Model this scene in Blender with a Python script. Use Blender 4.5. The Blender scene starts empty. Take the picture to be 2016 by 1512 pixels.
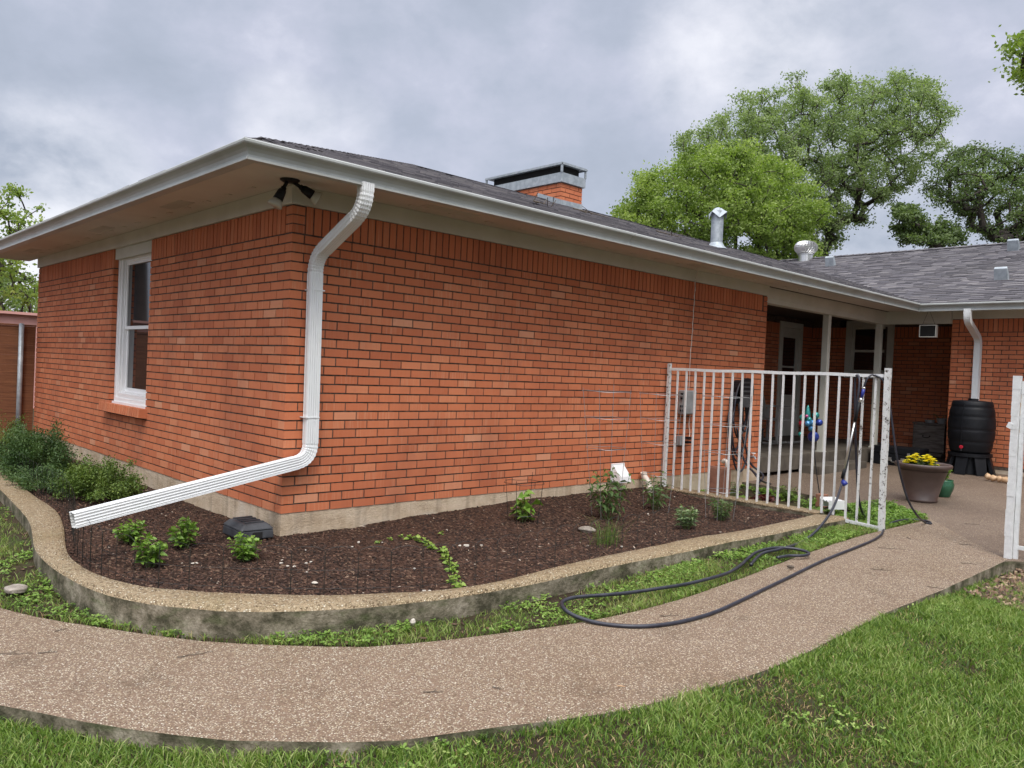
import bpy, bmesh, math, random
import numpy as np
from mathutils import Vector, Matrix, geometry

# ---------------------------------------------------------------- camera
scene = bpy.context.scene
COL = scene.collection
FPX = 1563.64                      # focal length in pixels of the 2016 px wide photograph
CC = np.array([-2.79563, -5.34857, 1.52])
RR = np.array([[0.72546297, -0.02199706, -0.68790959],
               [-0.68682922, 0.04130257, -0.72564435],
               [0.04437447, 0.99890451, 0.01485526]])
cam = bpy.data.cameras.new("camera")
cam.sensor_width = 36.0; cam.lens = FPX/2016*36; cam.clip_start = 0.05; cam.clip_end = 3000
cam_o = bpy.data.objects.new("camera", cam); COL.objects.link(cam_o)
M4 = Matrix([list(RR[i])+[float(CC[i])] for i in range(3)]+[[0, 0, 0, 1]])
cam_o.matrix_world = M4
scene.camera = cam_o
scene.render.resolution_x = 1024; scene.render.resolution_y = 768
scene.view_settings.view_transform = 'Standard'; scene.view_settings.look = 'None'
scene.view_settings.gamma = 1; scene.view_settings.exposure = 0.12

SUN_EL, SUN_AZ = 54.0, 218.0       # compass style azimuth of the sun measured from +Y clockwise
sd = Vector((math.sin(math.radians(SUN_AZ))*math.cos(math.radians(SUN_EL)),
             math.cos(math.radians(SUN_AZ))*math.cos(math.radians(SUN_EL)), math.sin(math.radians(SUN_EL))))
sl = bpy.data.lights.new("sun", 'SUN'); sl.energy = 1.5; sl.angle = math.radians(12); sl.color = (1.0, 0.93, 0.82)
so = bpy.data.objects.new("sun", sl); COL.objects.link(so)
so.rotation_euler = sd.to_track_quat('Z', 'Y').to_euler()

def ray(u, v):
    return RR @ np.array([u-1008.0, -(v-756.0), -FPX])
def on(axis, val, u, v):            # the point of the plane axis=val seen at a pixel of the photograph
    r = ray(u, v); s = (val-CC[axis])/r[axis]; return CC+s*r
def PZ(x):                          # height of the walk, rising gently towards the house's inner corner
    return 0.15+0.0135*max(min(x, 14), -4)
def gp(u, v, dz=0.0):               # the point of the walk's plane seen at a pixel
    r = ray(u, v); s = (0.15+dz+0.0135*CC[0]-CC[2])/(r[2]-0.0135*r[0]); return CC+s*r
def at(u, v, depth):
    r = ray(u, v); return CC + r*(depth/FPX)

# ---------------------------------------------------------------- world
w = bpy.data.worlds.new("World"); scene.world = w; w.use_nodes = True
nt = w.node_tree; nt.nodes.clear()
class NT:
    def __init__(s, tree): s.t = tree
    def n(s, typ, **kw):
        nd = s.t.nodes.new(typ)
        for k, v in kw.items():
            if k == 'inp':
                for kk, vv in v.items():
                    if isinstance(vv, bpy.types.NodeSocket): s.t.links.new(vv, nd.inputs[kk])
                    else: nd.inputs[kk].default_value = vv
            else: setattr(nd, k, v)
        return nd
    def math(s, op, a, b=None, c=None, clamp=False):
        nd = s.n('ShaderNodeMath', operation=op, use_clamp=clamp)
        for i, x in enumerate((a, b, c)):
            if x is None: continue
            if isinstance(x, bpy.types.NodeSocket): s.t.links.new(x, nd.inputs[i])
            else: nd.inputs[i].default_value = x
        return nd.outputs[0]
    def ramp(s, fac, stops, interp='LINEAR'):
        nd = s.n('ShaderNodeValToRGB'); cr = nd.color_ramp; cr.interpolation = interp
        while len(cr.elements) < len(stops): cr.elements.new(0.5)
        for e, (p, c) in zip(cr.elements, stops):
            e.position = p; e.color = (*c, 1) if len(c) == 3 else c
        s.t.links.new(fac, nd.inputs[0]); return nd.outputs[0]
    def mix(s, fac, a, b, blend='MIX'):
        nd = s.n('ShaderNodeMix', data_type='RGBA', blend_type=blend)
        for sock, x in ((nd.inputs[0], fac), (nd.inputs[6], a), (nd.inputs[7], b)):
            if isinstance(x, bpy.types.NodeSocket): s.t.links.new(x, sock)
            elif isinstance(x, (int, float)): sock.default_value = x
            else: sock.default_value = (*x, 1) if len(x) == 3 else x
        return nd.outputs[2]
    def noise(s, vec, scale, detail=4, rough=0.55, dist=0.0):
        nd = s.n('ShaderNodeTexNoise'); nd.inputs['Scale'].default_value = scale
        nd.inputs['Detail'].default_value = detail; nd.inputs['Roughness'].default_value = rough
        nd.inputs['Distortion'].default_value = dist
        if vec is not None: s.t.links.new(vec, nd.inputs['Vector'])
        return nd.outputs[0]
    def mapping(s, vec, scale=(1, 1, 1), loc=(0, 0, 0), rot=(0, 0, 0)):
        nd = s.n('ShaderNodeMapping'); nd.inputs['Scale'].default_value = scale
        nd.inputs['Location'].default_value = loc; nd.inputs['Rotation'].default_value = rot
        s.t.links.new(vec, nd.inputs['Vector']); return nd.outputs[0]

W = NT(nt)
tc = W.n('ShaderNodeTexCoord')
sky = W.n('ShaderNodeTexSky', sky_type='NISHITA', sun_disc=False, sun_elevation=math.radians(SUN_EL),
          sun_rotation=math.radians(SUN_AZ))
sep = W.n('ShaderNodeSeparateXYZ'); nt.links.new(tc.outputs['Generated'], sep.inputs[0])
den = W.math('ADD', W.math('MAXIMUM', sep.outputs[2], 0.0), 0.22)
cmb = W.n('ShaderNodeCombineXYZ')
nt.links.new(W.math('DIVIDE', sep.outputs[0], den), cmb.inputs[0])
nt.links.new(W.math('DIVIDE', sep.outputs[1], den), cmb.inputs[1])
cv = cmb.outputs[0]
gd = tc.outputs['Generated']
n1 = W.noise(W.mapping(gd, (1, 1, 1.5), (3.1, 7.4, 1.3)), 2.9, 6, 0.52, 0.1)
n2 = W.noise(W.mapping(gd, (1, 1, 1.5), (9.1, 1.4, 5.0)), 8.5, 7, 0.6, 0.15)
nn = W.math('ADD', W.math('MULTIPLY', n1, 0.65), W.math('MULTIPLY', n2, 0.35))
base = W.ramp(nn, [(0.34, (0.40, 0.45, 0.545)), (0.46, (0.475, 0.52, 0.63)), (0.54, (0.56, 0.59, 0.71)), (0.66, (0.80, 0.81, 0.92))])
# thin bright breaks in the overcast, broken up by the cloud noise
tot = None
for (u, v, c0, amp) in [(1440, 90, 0.9925, 0.8), (1640, 130, 0.993, .35), (555, 235, 0.9978, 0.6), (690, 250, 0.9985, .35), (60, 450, 0.988, 1.1), (130, 330, .994, .3), (1650, 480, .985, .5)]:
    d = ray(u, v); d = d/np.linalg.norm(d)
    vm = W.n('ShaderNodeVectorMath', operation='DOT_PRODUCT'); nt.links.new(tc.outputs['Generated'], vm.inputs[0]); vm.inputs[1].default_value = d
    f = W.math('MULTIPLY', W.math('MULTIPLY', W.math('SUBTRACT', vm.outputs[1], c0), 1/(1-c0), clamp=True), amp, clamp=False)
    tot = f if tot is None else W.math('ADD', tot, f)
brk = W.math('MULTIPLY', tot, W.math('MULTIPLY', W.math('SUBTRACT', nn, 0.38), 5.0, clamp=True), clamp=True)
cloud = W.mix(brk, base, (0.93, 0.94, 1.0))
# the overcast is brighter overhead and towards the hidden sun behind the camera
vs = W.n('ShaderNodeVectorMath', operation='DOT_PRODUCT'); nt.links.new(tc.outputs['Generated'], vs.inputs[0]); vs.inputs[1].default_value = sd
up = W.math('MULTIPLY', W.math('SUBTRACT', vs.outputs[1], 0.62, clamp=True), 2.6, clamp=True)
zen = W.math('MULTIPLY', W.math('SUBTRACT', sep.outputs[2], 0.55, clamp=True), 2.2, clamp=True)
gain = W.math('ADD', W.math('ADD', 1.0, W.math('MULTIPLY', up, 4.2)), W.math('MULTIPLY', zen, 3.2))
warm = W.mix(W.math('MAXIMUM', up, zen), (1, 1, 1), (1.0, .93, .80)); cloud = W.mix(1.0, cloud, warm, 'MULTIPLY')
vsc = W.n('ShaderNodeVectorMath', operation='SCALE'); nt.links.new(cloud, vsc.inputs[0]); nt.links.new(gain, vsc.inputs[3])
bg1 = W.n('ShaderNodeBackground'); nt.links.new(sky.outputs[0], bg1.inputs[0]); bg1.inputs[1].default_value = 0.1
bg2 = W.n('ShaderNodeBackground'); nt.links.new(vsc.outputs[0], bg2.inputs[0]); bg2.inputs[1].default_value = 1.0
ms = W.n('ShaderNodeMixShader'); ms.inputs[0].default_value = 0.93
nt.links.new(bg1.outputs[0], ms.inputs[1]); nt.links.new(bg2.outputs[0], ms.inputs[2])
wo = W.n('ShaderNodeOutputWorld'); nt.links.new(ms.outputs[0], wo.inputs[0])

random.seed(7); rng = np.random.default_rng(7)
rnd = random.random
def ru(a, b): return a+(b-a)*random.random()

# ---------------------------------------------------------------- mesh helpers
class MB:
    def __init__(s): s.v = []; s.f = []; s.m = []; s.a = []
    def add(s, vs, fs, m=0, a=None):
        o = len(s.v); s.v += [tuple(map(float, p)) for p in vs]
        for f in fs: s.f.append(tuple(i+o for i in f)); s.m.append(m); s.a.append(rnd() if a is None else a)
        return s
    def box(s, x0, x1, y0, y1, z0, z1, m=0, a=None):
        if a is None: a = rnd()
        vs = [(x, y, z) for z in (z0, z1) for y in (y0, y1) for x in (x0, x1)]
        return s.add(vs, [(0, 2, 3, 1), (4, 5, 7, 6), (0, 1, 5, 4), (2, 6, 7, 3), (0, 4, 6, 2), (1, 3, 7, 5)], m, a)
    def obox(s, c, ax, ay, az, m=0, a=None):   # oriented box: centre and three half-axis vectors
        c, ax, ay, az = map(Vector, (c, ax, ay, az)); a = rnd() if a is None else a
        vs = [c+i*ax+j*ay+k*az for k in (-1, 1) for j in (-1, 1) for i in (-1, 1)]
        return s.add(vs, [(0, 2, 3, 1), (4, 5, 7, 6), (0, 1, 5, 4), (2, 6, 7, 3), (0, 4, 6, 2), (1, 3, 7, 5)], m, a)
    def bar(s, p, q, wx, wz=None, m=0, up=(0, 0, 1)):
        p, q = Vector(p), Vector(q); d = (q-p); L = d.length; d.normalize(); wz = wx if wz is None else wz
        u = Vector(up)
        if abs(d.dot(u)) > .95: u = Vector((1, 0, 0))
        r = d.cross(u).normalized(); t = r.cross(d).normalized()
        return s.obox((p+q)/2, r*wx/2, d*L/2, t*wz/2, m)
    def tube(s, pts, r, n=8, m=0, caps=True):
        pts = [Vector(p) for p in pts]; rs = r if isinstance(r, (list, tuple)) else [r]*len(pts)
        o = len(s.v); prev = None; a = rnd()
        for i, p in enumerate(pts):
            d = (pts[min(i+1, len(pts)-1)]-pts[max(i-1, 0)])
            d = d.normalized() if d.length > 1e-9 else Vector((0, 0, 1))
            if prev is None:
                u = Vector((0, 0, 1)) if abs(d.z) < .9 else Vector((1, 0, 0)); prev = d.cross(u).normalized()
            else:
                prev = (prev-d*prev.dot(d)); prev = prev.normalized() if prev.length > 1e-6 else d.orthogonal().normalized()
            b = d.cross(prev)
            for k in range(n):
                t = 2*math.pi*k/n; s.v.append(tuple(p+(prev*math.cos(t)+b*math.sin(t))*rs[i]))
        for i in range(len(pts)-1):
            for k in range(n):
                a0 = o+i*n+k; a1 = o+i*n+(k+1) % n
                s.f.append((a0, a1, a1+n, a0+n)); s.m.append(m); s.a.append(a)
        if caps:
            s.f.append(tuple(o+k for k in range(n))[::-1]); s.m.append(m); s.a.append(a)
            e = o+(len(pts)-1)*n; s.f.append(tuple(e+k for k in range(n))); s.m.append(m); s.a.append(a)
        return s
    def lathe(s, prof, c=(0, 0, 0), n=24, m=0, sq=1.0):
        o = len(s.v); a = rnd()
        for (r, z) in prof:
            for k in range(n):
                t = 2*math.pi*k/n; s.v.append((c[0]+r*math.cos(t), c[1]+r*math.sin(t)*sq, c[2]+z))
        for i in range(len(prof)-1):
            for k in range(n):
                a0 = o+i*n+k; a1 = o+i*n+(k+1) % n; s.f.append((a0, a1, a1+n, a0+n)); s.m.append(m); s.a.append(a)
        return s
    def prism(s, poly, z0, z1, m=0, ms=None):   # poly of (x,y), z may be functions of (x,y)
        f0 = z0 if callable(z0) else (lambda x, y: z0); f1 = z1 if callable(z1) else (lambda x, y: z1)
        n = len(poly); tri = geometry.tessellate_polygon([[Vector((x, y, 0)) for x, y in poly]])
        o = len(s.v); a = rnd()
        for x, y in poly: s.v.append((float(x), float(y), float(f0(x, y))))
        for x, y in poly: s.v.append((float(x), float(y), float(f1(x, y))))
        for t in tri:
            s.f.append(tuple(o+n+i for i in t)); s.m.append(m); s.a.append(a)
            s.f.append(tuple(o+i for i in t)[::-1]); s.m.append(m if ms is None else ms); s.a.append(a)
        for i in range(n):
            j = (i+1) % n; s.f.append((o+i, o+j, o+n+j, o+n+i)); s.m.append(m if ms is None else ms); s.a.append(a)
        return s
    def build(s, name, mats, parent=None, smooth=False, norm=True, bevel=0):
        me = bpy.data.meshes.new(name); me.from_pydata(s.v, [], s.f)
        mats = mats if isinstance(mats, (list, tuple)) else [mats]
        for m in mats: me.materials.append(m)
        me.polygons.foreach_set('material_index', s.m)
        at_ = me.attributes.new('rnd', 'FLOAT', 'FACE'); at_.data.foreach_set('value', s.a)
        if norm:
            bm = bmesh.new(); bm.from_mesh(me); bmesh.ops.recalc_face_normals(bm, faces=bm.faces); bm.to_mesh(me); bm.free()
        if smooth: me.polygons.foreach_set('use_smooth', [True]*len(me.polygons))
        o = bpy.data.objects.new(name, me); COL.objects.link(o)
        if parent is not None: o.parent = parent; o.matrix_parent_inverse = world_mat(parent).inverted()
        if bevel:
            b = o.modifiers.new('bevel', 'BEVEL'); b.width = bevel; b.segments = 2; b.limit_method = 'ANGLE'
        return o
def world_mat(o):
    m = Matrix.LocRotScale(o.location, o.rotation_euler, o.scale)
    return m if o.parent is None else world_mat(o.parent) @ o.matrix_parent_inverse @ m
def tag(o, label=None, cat=None, group=None, kind=None):
    if label: o['label'] = label
    if cat: o['category'] = cat
    if group: o['group'] = group
    if kind: o['kind'] = kind
    return o
def empty(name, loc, label, cat, group=None):
    o = bpy.data.objects.new(name, None); COL.objects.link(o); o.location = [float(c) for c in loc]; o.empty_display_size = .1
    return tag(o, label, cat, group)
def rawmesh(name, V, quads, mats, attr=None, parent=None, smooth=False, mi=None):
    """V (n,3); quads list of (k,m) int arrays of faces"""
    me = bpy.data.meshes.new(name); me.vertices.add(len(V)); me.vertices.foreach_set('co', np.asarray(V, dtype=np.float32).ravel())
    loops = np.concatenate([q.ravel() for q in quads]); tot_ = np.concatenate([np.full(len(q), q.shape[1]) for q in quads])
    me.loops.add(len(loops)); me.loops.foreach_set('vertex_index', loops.astype(np.int32))
    me.polygons.add(len(tot_)); st = np.concatenate([[0], np.cumsum(tot_)[:-1]])
    me.polygons.foreach_set('loop_start', st.astype(np.int32)); me.polygons.foreach_set('loop_total', tot_.astype(np.int32))
    for m in (mats if isinstance(mats, (list, tuple)) else [mats]): me.materials.append(m)
    if mi is not None: me.polygons.foreach_set('material_index', mi.astype(np.int32))
    if attr is not None:
        a = me.attributes.new('rnd', 'FLOAT', 'FACE'); a.data.foreach_set('value', attr.astype(np.float32))
    if smooth: me.polygons.foreach_set('use_smooth', np.ones(len(tot_), dtype=bool))
    me.update(calc_edges=True)
    o = bpy.data.objects.new(name, me); COL.objects.link(o)
    if parent is not None: o.parent = parent; o.matrix_parent_inverse = world_mat(parent).inverted()
    return o
def inpoly(X, Y, poly):
    X = np.asarray(X); Y = np.asarray(Y); r = np.zeros(X.shape, bool); n = len(poly)
    for i in range(n):
        x0, y0 = poly[i]; x1, y1 = poly[(i+1) % n]
        c = ((y0 > Y) != (y1 > Y)) & (X < (x1-x0)*(Y-y0)/((y1-y0) if y1 != y0 else 1e-9)+x0); r ^= c
    return r
def resample(pts, n):
    P = np.array(pts, float)[:, :3] if len(pts[0]) > 2 else np.array(pts, float)
    # Catmull-Rom smoothed
    Q = [P[0]]
    for i in range(len(P)-1):
        p0 = P[max(i-1, 0)]; p1 = P[i]; p2 = P[i+1]; p3 = P[min(i+2, len(P)-1)]
        for t in np.linspace(0, 1, 11)[1:]:
            Q.append(0.5*((2*p1)+(-p0+p2)*t+(2*p0-5*p1+4*p2-p3)*t*t+(-p0+3*p1-3*p2+p3)*t**3))
    Q = np.array(Q); L = np.concatenate([[0], np.cumsum(np.linalg.norm(np.diff(Q, axis=0), axis=1))])
    t = np.linspace(0, L[-1], n); return np.stack([np.interp(t, L, Q[:, k]) for k in range(Q.shape[1])], 1)

# ---------------------------------------------------------------- materials
def mat(name, col=None, rough=0.6, metal=0.0, fn=None, spec=0.5, bump=None, **kw):
    m = bpy.data.materials.new(name); m.use_nodes = True; t = m.node_tree; b = t.nodes['Principled BSDF']
    b.inputs['Roughness'].default_value = rough; b.inputs['Metallic'].default_value = metal
    b.inputs['Specular IOR Level'].default_value = spec
    if col is not None: b.inputs['Base Color'].default_value = (*col, 1)
    N = NT(t)
    if fn: fn(N, b, t)
    return m
def coords(N, which='Object'): return N.n('ShaderNodeTexCoord').outputs[which]
def rattr(N): return N.n('ShaderNodeAttribute', attribute_name='rnd').outputs['Fac']
def setbump(N, b, h, dist=0.01, strength=1.0):
    nd = N.n('ShaderNodeBump'); nd.inputs['Distance'].default_value = dist; nd.inputs['Strength'].default_value = strength
    N.t.links.new(h, nd.inputs['Height']); N.t.links.new(nd.outputs[0], b.inputs['Normal'])
def simple(name, c1, c2, scale=8, rough=.6, bumpd=0.0, metal=0, detail=5, stretch=(1, 1, 1), lo=.35, hi=.65, spec=.5, dirt=None):
    def fn(N, b, t):
        co = N.mapping(coords(N), stretch); n = N.noise(co, scale, detail)
        c = N.ramp(n, [(lo, c1), (hi, c2)])
        if dirt:
            n2 = N.noise(co, scale*.35, 4, .65); c = N.mix(N.math('MULTIPLY', N.math('SUBTRACT', n2, .52, clamp=True), dirt[1], clamp=True), c, dirt[0])
        t.links.new(c, b.inputs['Base Color'])
        r = N.math('ADD', rough-.08, N.math('MULTIPLY', n, .16)); t.links.new(r, b.inputs['Roughness'])
        if bumpd: setbump(N, b, N.noise(co, scale*3, 5), bumpd)
    return mat(name, rough=rough, metal=metal, fn=fn, spec=spec)

def f_brick(N, b, t):
    co = coords(N); r = rattr(N)
    c = N.ramp(r, [(0.0, (0.46, 0.138, 0.064)), (0.15, (0.52, 0.162, 0.075)), (0.5, (0.56, 0.180, 0.083)), (0.85, (0.59, 0.20, 0.094)), (0.97, (0.61, 0.23, 0.115)), (1.0, (0.64, 0.30, 0.175))])
    big = N.noise(co, 1.3, 3); c = N.mix(N.math('MULTIPLY', big, .22), c, (0.44, 0.12, 0.055))
    # wire-cut texture: vertical pale drag marks that differ from brick to brick
    st = N.noise(N.mapping(co, (60, 60, 2.5)), 1.0, 3, .6)
    pick = N.math('GREATER_THAN', N.math('FRACT', N.math('MULTIPLY', r, 37.0)), 0.72)
    s = N.math('MULTIPLY', N.math('MULTIPLY', N.math('SUBTRACT', st, .48, clamp=True), 4.0, clamp=True), N.math('ADD', .10, N.math('MULTIPLY', pick, .42)))
    c = N.mix(s, c, (0.60, 0.33, 0.20))
    sp = N.noise(co, 220, 2, .7); c = N.mix(N.math('MULTIPLY', N.math('SUBTRACT', sp, .62, clamp=True), 1.6, clamp=True), c, (0.25, 0.10, 0.06))
    wet = N.noise(N.mapping(co, (.8, .8, .35)), 2.0, 4); c = N.mix(N.math('MULTIPLY', N.math('SUBTRACT', wet, .50, clamp=True), 2.2, clamp=True), c, (0.30, 0.095, 0.052))
    gr = N.noise(co, 7, 5, .7); c = N.mix(N.math('MULTIPLY', N.math('SUBTRACT', gr, .56, clamp=True), 2.2, clamp=True), c, (0.34, 0.13, 0.085))
    t.links.new(c, b.inputs['Base Color']); b.inputs['Roughness'].default_value = .85
    setbump(N, b, N.math('ADD', N.math('MULTIPLY', st, .5), N.noise(co, 90, 4)), .0016)
M_brick = mat('brick_face', fn=f_brick, spec=.25)
M_mortar = simple('mortar', (.050, .034, .026), (.125, .09, .068), 25, .95, .003)
def f_conc(N, b, t):
    co = coords(N); n = N.noise(co, 5, 6, .65); c = N.ramp(n, [(.3, (.40, .30, .20)), (.5, (.54, .43, .31)), (.7, (.63, .52, .39))])
    st = N.noise(N.mapping(co, (9, 9, .9)), 1.4, 5, .6); c = N.mix(N.math('MULTIPLY', N.math('SUBTRACT', st, .5, clamp=True), 2.2, clamp=True), c, (.22, .17, .12))
    sp = N.noise(co, 2.4, 3); c = N.mix(N.math('MULTIPLY', N.math('SUBTRACT', sp, .57, clamp=True), 3, clamp=True), c, (.56, .50, .42))
    t.links.new(c, b.inputs['Base Color']); setbump(N, b, N.math('ADD', N.noise(co, 14, 6), N.noise(co, 90, 3)), .008)
M_conc = mat('foundation_concrete', fn=f_conc, rough=.9, spec=.2)
def aggregate(name, tint, cols, scale=95, matrix=(.2, .15, .12), stain=None, bd=.0045):
    def fn(N, b, t):
        co = coords(N)
        vo = N.n('ShaderNodeTexVoronoi', feature='F1'); vo.inputs['Scale'].default_value = scale; t.links.new(co, vo.inputs['Vector'])
        sepc = N.n('ShaderNodeSeparateColor'); t.links.new(vo.outputs['Color'], sepc.inputs[0])
        c = N.ramp(sepc.outputs[0], cols)
        dd = N.math('MULTIPLY', vo.outputs['Distance'], 1.0)
        edge = N.ramp(dd, [(.30, (0, 0, 0)), (.62, (1, 1, 1))])
        keep = N.math('GREATER_THAN', sepc.outputs[1], .30)
        fac = N.math('SUBTRACT', 1.0, N.math('MULTIPLY', N.math('SUBTRACT', 1.0, edge), N.math('ADD', .25, N.math('MULTIPLY', keep, .75))))
        mtx = N.mix(N.noise(co, 40, 3), matrix, tuple(min(1, x*1.7) for x in matrix))
        c = N.mix(fac, c, mtx)
        big = N.noise(co, 1.1, 5, .6)
        c = N.mix(N.math('MULTIPLY', N.math('SUBTRACT', big, .45, clamp=True), 2.0, clamp=True), c, tint, 'MULTIPLY')
        mid = N.noise(co, 4.5, 5, .65); c = N.mix(N.math('MULTIPLY', N.math('SUBTRACT', mid, .55, clamp=True), 2.6, clamp=True), c, (.46, .43, .40), 'MULTIPLY')
        if stain:
            sn = N.noise(co, 2.1, 6, .7); c = N.mix(N.math('MULTIPLY', N.math('SUBTRACT', sn, .53, clamp=True), stain[1], clamp=True), c, stain[0])
        t.links.new(c, b.inputs['Base Color'])
        h = N.math('SUBTRACT', 1.0, N.math('MULTIPLY', dd, 1.4, clamp=True))
        setbump(N, b, N.math('MULTIPLY', h, N.math('ADD', .4, keep)), bd)
        b.inputs['Roughness'].default_value = .62
    return mat(name, fn=fn, spec=.4)
M_path = aggregate('walk_aggregate', (.82, .77, .68), [(0, (.10, .06, .035)), (.18, (.22, .145, .088)), (.38, (.385, .285, .18)), (.58, (.49, .40, .275)), (.80, (.61, .53, .40)), (.94, (.72, .65, .51)), (1, (.80, .75, .64))], 128, (.14, .095, .065))
M_patio = aggregate('patio_aggregate', (.72, .66, .62), [(0, (.10, .062, .038)), (.3, (.19, .125, .078)), (.6, (.27, .19, .122)), (.85, (.40, .31, .215)), (1, (.62, .54, .43))], 115, (.13, .095, .07))
M_cap = aggregate('planter_aggregate', (.80, .72, .55), [(0, (.13, .085, .045)), (.25, (.28, .20, .115)), (.5, (.42, .32, .19)), (.8, (.60, .49, .32)), (1, (.80, .73, .58))], 84, (.20, .15, .09), stain=((.17, .15, .06), 1.7), bd=.009)
def f_pside(N, b, t):
    co = coords(N); n = N.noise(co, 6, 6, .7); c = N.ramp(n, [(.28, (.026, .027, .016)), (.42, (.075, .068, .044)), (.54, (.19, .165, .12)), (.68, (.36, .32, .25))])
    m2 = N.noise(N.mapping(co, (3, 3, 9)), 2.2, 5); c = N.mix(N.math('MULTIPLY', N.math('SUBTRACT', m2, .5, clamp=True), 2, clamp=True), c, (.07, .10, .03))
    w_ = N.noise(co, 46, 4, .7); c = N.mix(N.math('MULTIPLY', N.math('SUBTRACT', w_, .63, clamp=True), 3, clamp=True), c, (.42, .39, .33))
    t.links.new(c, b.inputs['Base Color']); setbump(N, b, N.math('ADD', n, N.noise(co, 60, 5)), .008)
M_pside = mat('planter_side', fn=f_pside, rough=.92, spec=.2)
def f_mulch(N, b, t):
    co = coords(N); vo = N.n('ShaderNodeTexVoronoi', feature='F1'); vo.inputs['Scale'].default_value = 75
    t.links.new(N.mapping(co, (1, .6, 1)), vo.inputs['Vector']); sc = N.n('ShaderNodeSeparateColor'); t.links.new(vo.outputs['Color'], sc.inputs[0])
    c = N.ramp(sc.outputs[0], [(0, (.012, .007, .005)), (.4, (.038, .020, .013)), (.7, (.068, .036, .024)), (.92, (.11, .062, .042)), (1, (.22, .15, .10))])
    g = N.noise(co, 1.6, 4); c = N.mix(N.math('MULTIPLY', N.math('SUBTRACT', g, .5, clamp=True), 2.5, clamp=True), c, (.085, .042, .026))
    t.links.new(c, b.inputs['Base Color']); setbump(N, b, N.math('SUBTRACT', N.noise(co, 120, 4, .7), vo.outputs['Distance']), .010)
M_mulch = mat('mulch', fn=f_mulch, rough=.95, spec=.2)
def f_chip(N, b, t):
    c = N.ramp(rattr(N), [(0, (.014, .008, .005)), (.5, (.046, .022, .014)), (.8, (.092, .043, .027)), (.96, (.15, .078, .048)), (.99, (.22, .14, .09)), (1, (.50, .42, .34))])
    t.links.new(c, b.inputs['Base Color'])
M_chip = mat('bark_chip', fn=f_chip, rough=.85)
def f_soil(N, b, t):
    co = coords(N); n = N.noise(co, 3.5, 7, .65); c = N.ramp(n, [(.3, (.030, .020, .013)), (.5, (.060, .045, .026)), (.62, (.055, .062, .024)), (.8, (.10, .085, .05))])
    t.links.new(c, b.inputs['Base Color']); setbump(N, b, N.noise(co, 45, 6, .7), .02)
M_soil = mat('soil', fn=f_soil, rough=.95, spec=.15)
def foliage(name, stops, trans=.35, rough=.5, spec=.35):
    def fn(N, b, t):
        r = rattr(N); c = N.ramp(r, stops)
        t.links.new(c, b.inputs['Base Color']); b.inputs['Roughness'].default_value = rough
        tr = N.n('ShaderNodeBsdfTranslucent'); c2 = N.mix(1.0, c, (1.0, 1.15, .45), 'MULTIPLY'); t.links.new(c2, tr.inputs[0])
        mx = N.n('ShaderNodeMixShader'); mx.inputs[0].default_value = trans
        t.links.new(b.outputs[0], mx.inputs[1]); t.links.new(tr.outputs[0], mx.inputs[2])
        out = t.nodes['Material Output']; t.links.new(mx.outputs[0], out.inputs[0])
    return mat(name, fn=fn, spec=spec)
M_grass = foliage('grass_blade', [(0, (.032, .068, .012)), (.25, (.085, .160, .026)), (.5, (.160, .260, .043)), (.75, (.25, .345, .078)), (.89, (.40, .44, .17)), (.91, (.30, .23, .09)), (1, (.50, .38, .20))])
M_clover = foliage('clover_leaf', [(0, (.06, .12, .022)), (.5, (.17, .29, .05)), (.9, (.28, .41, .09)), (1, (.38, .48, .14))])
M_treeA = foliage('spring_leaf', [(0, (.11, .165, .035)), (.5, (.23, .32, .07)), (1, (.38, .46, .14))], .45)
M_treeB = foliage('oak_leaf', [(0, (.11, .155, .065)), (.5, (.225, .295, .13)), (1, (.36, .43, .21))], .45)
M_treeC = foliage('dark_leaf', [(0, (.06, .09, .035)), (.5, (.13, .185, .07)), (1, (.23, .30, .12))], .4)
M_shrubD = foliage('shrub_dark', [(0, (.025, .055, .018)), (.5, (.06, .115, .032)), (1, (.12, .19, .06))], .25)
M_shrubL = foliage('shrub_light', [(0, (.045, .08, .015)), (.5, (.11, .175, .032)), (1, (.21, .29, .07))], .25)
M_basil = foliage('basil_leaf', [(0, (.07, .14, .02)), (.5, (.17, .30, .045)), (1, (.30, .44, .10))], .3, .4, .5)
M_tomato = foliage('tomato_leaf', [(0, (.035, .07, .02)), (.5, (.085, .15, .042)), (1, (.17, .26, .08))], .3)
M_pepper = foliage('sage_leaf', [(0, (.07, .12, .045)), (.5, (.16, .24, .10)), (1, (.30, .38, .19))], .25)
M_vine = foliage('seedling_leaf', [(0, (.13, .22, .04)), (.5, (.24, .36, .06)), (1, (.36, .46, .12))], .3)
M_red = foliage('lettuce_leaf', [(0, (.05, .012, .012)), (1, (.13, .025, .02))], .2)
M_yellow = mat('yellow_petal', (.95, .83, .04), .6)
M_stem = simple('plant_stem', (.06, .09, .025), (.10, .13, .04), 30)
M_bark = simple('bark', (.030, .024, .020), (.085, .070, .058), 9, .95, .02, stretch=(3, 3, .6))
M_twig = simple('dry_twig', (.06, .045, .035), (.16, .13, .10), 30, .9)
M_white = simple('white_enamel', (.68, .70, .705), (.73, .745, .75), 5, .38, 0, dirt=((.50, .49, .45), .9), stretch=(1, 1, .6))
M_gut = simple('gutter_paint', (.36, .375, .36), (.42, .435, .42), 3, .45, 0, dirt=((.24, .24, .21), 3.0), stretch=(1, 1, .5))
M_trim = simple('trim_paint', (.52, .52, .46), (.60, .60, .54), 2.5, .6, .0008, dirt=((.38, .37, .31), 1))
M_soff = simple('soffit_paint', (.54, .485, .43), (.61, .56, .50), 1.6, .7, .0008, dirt=((.34, .28, .24), 1))
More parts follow.
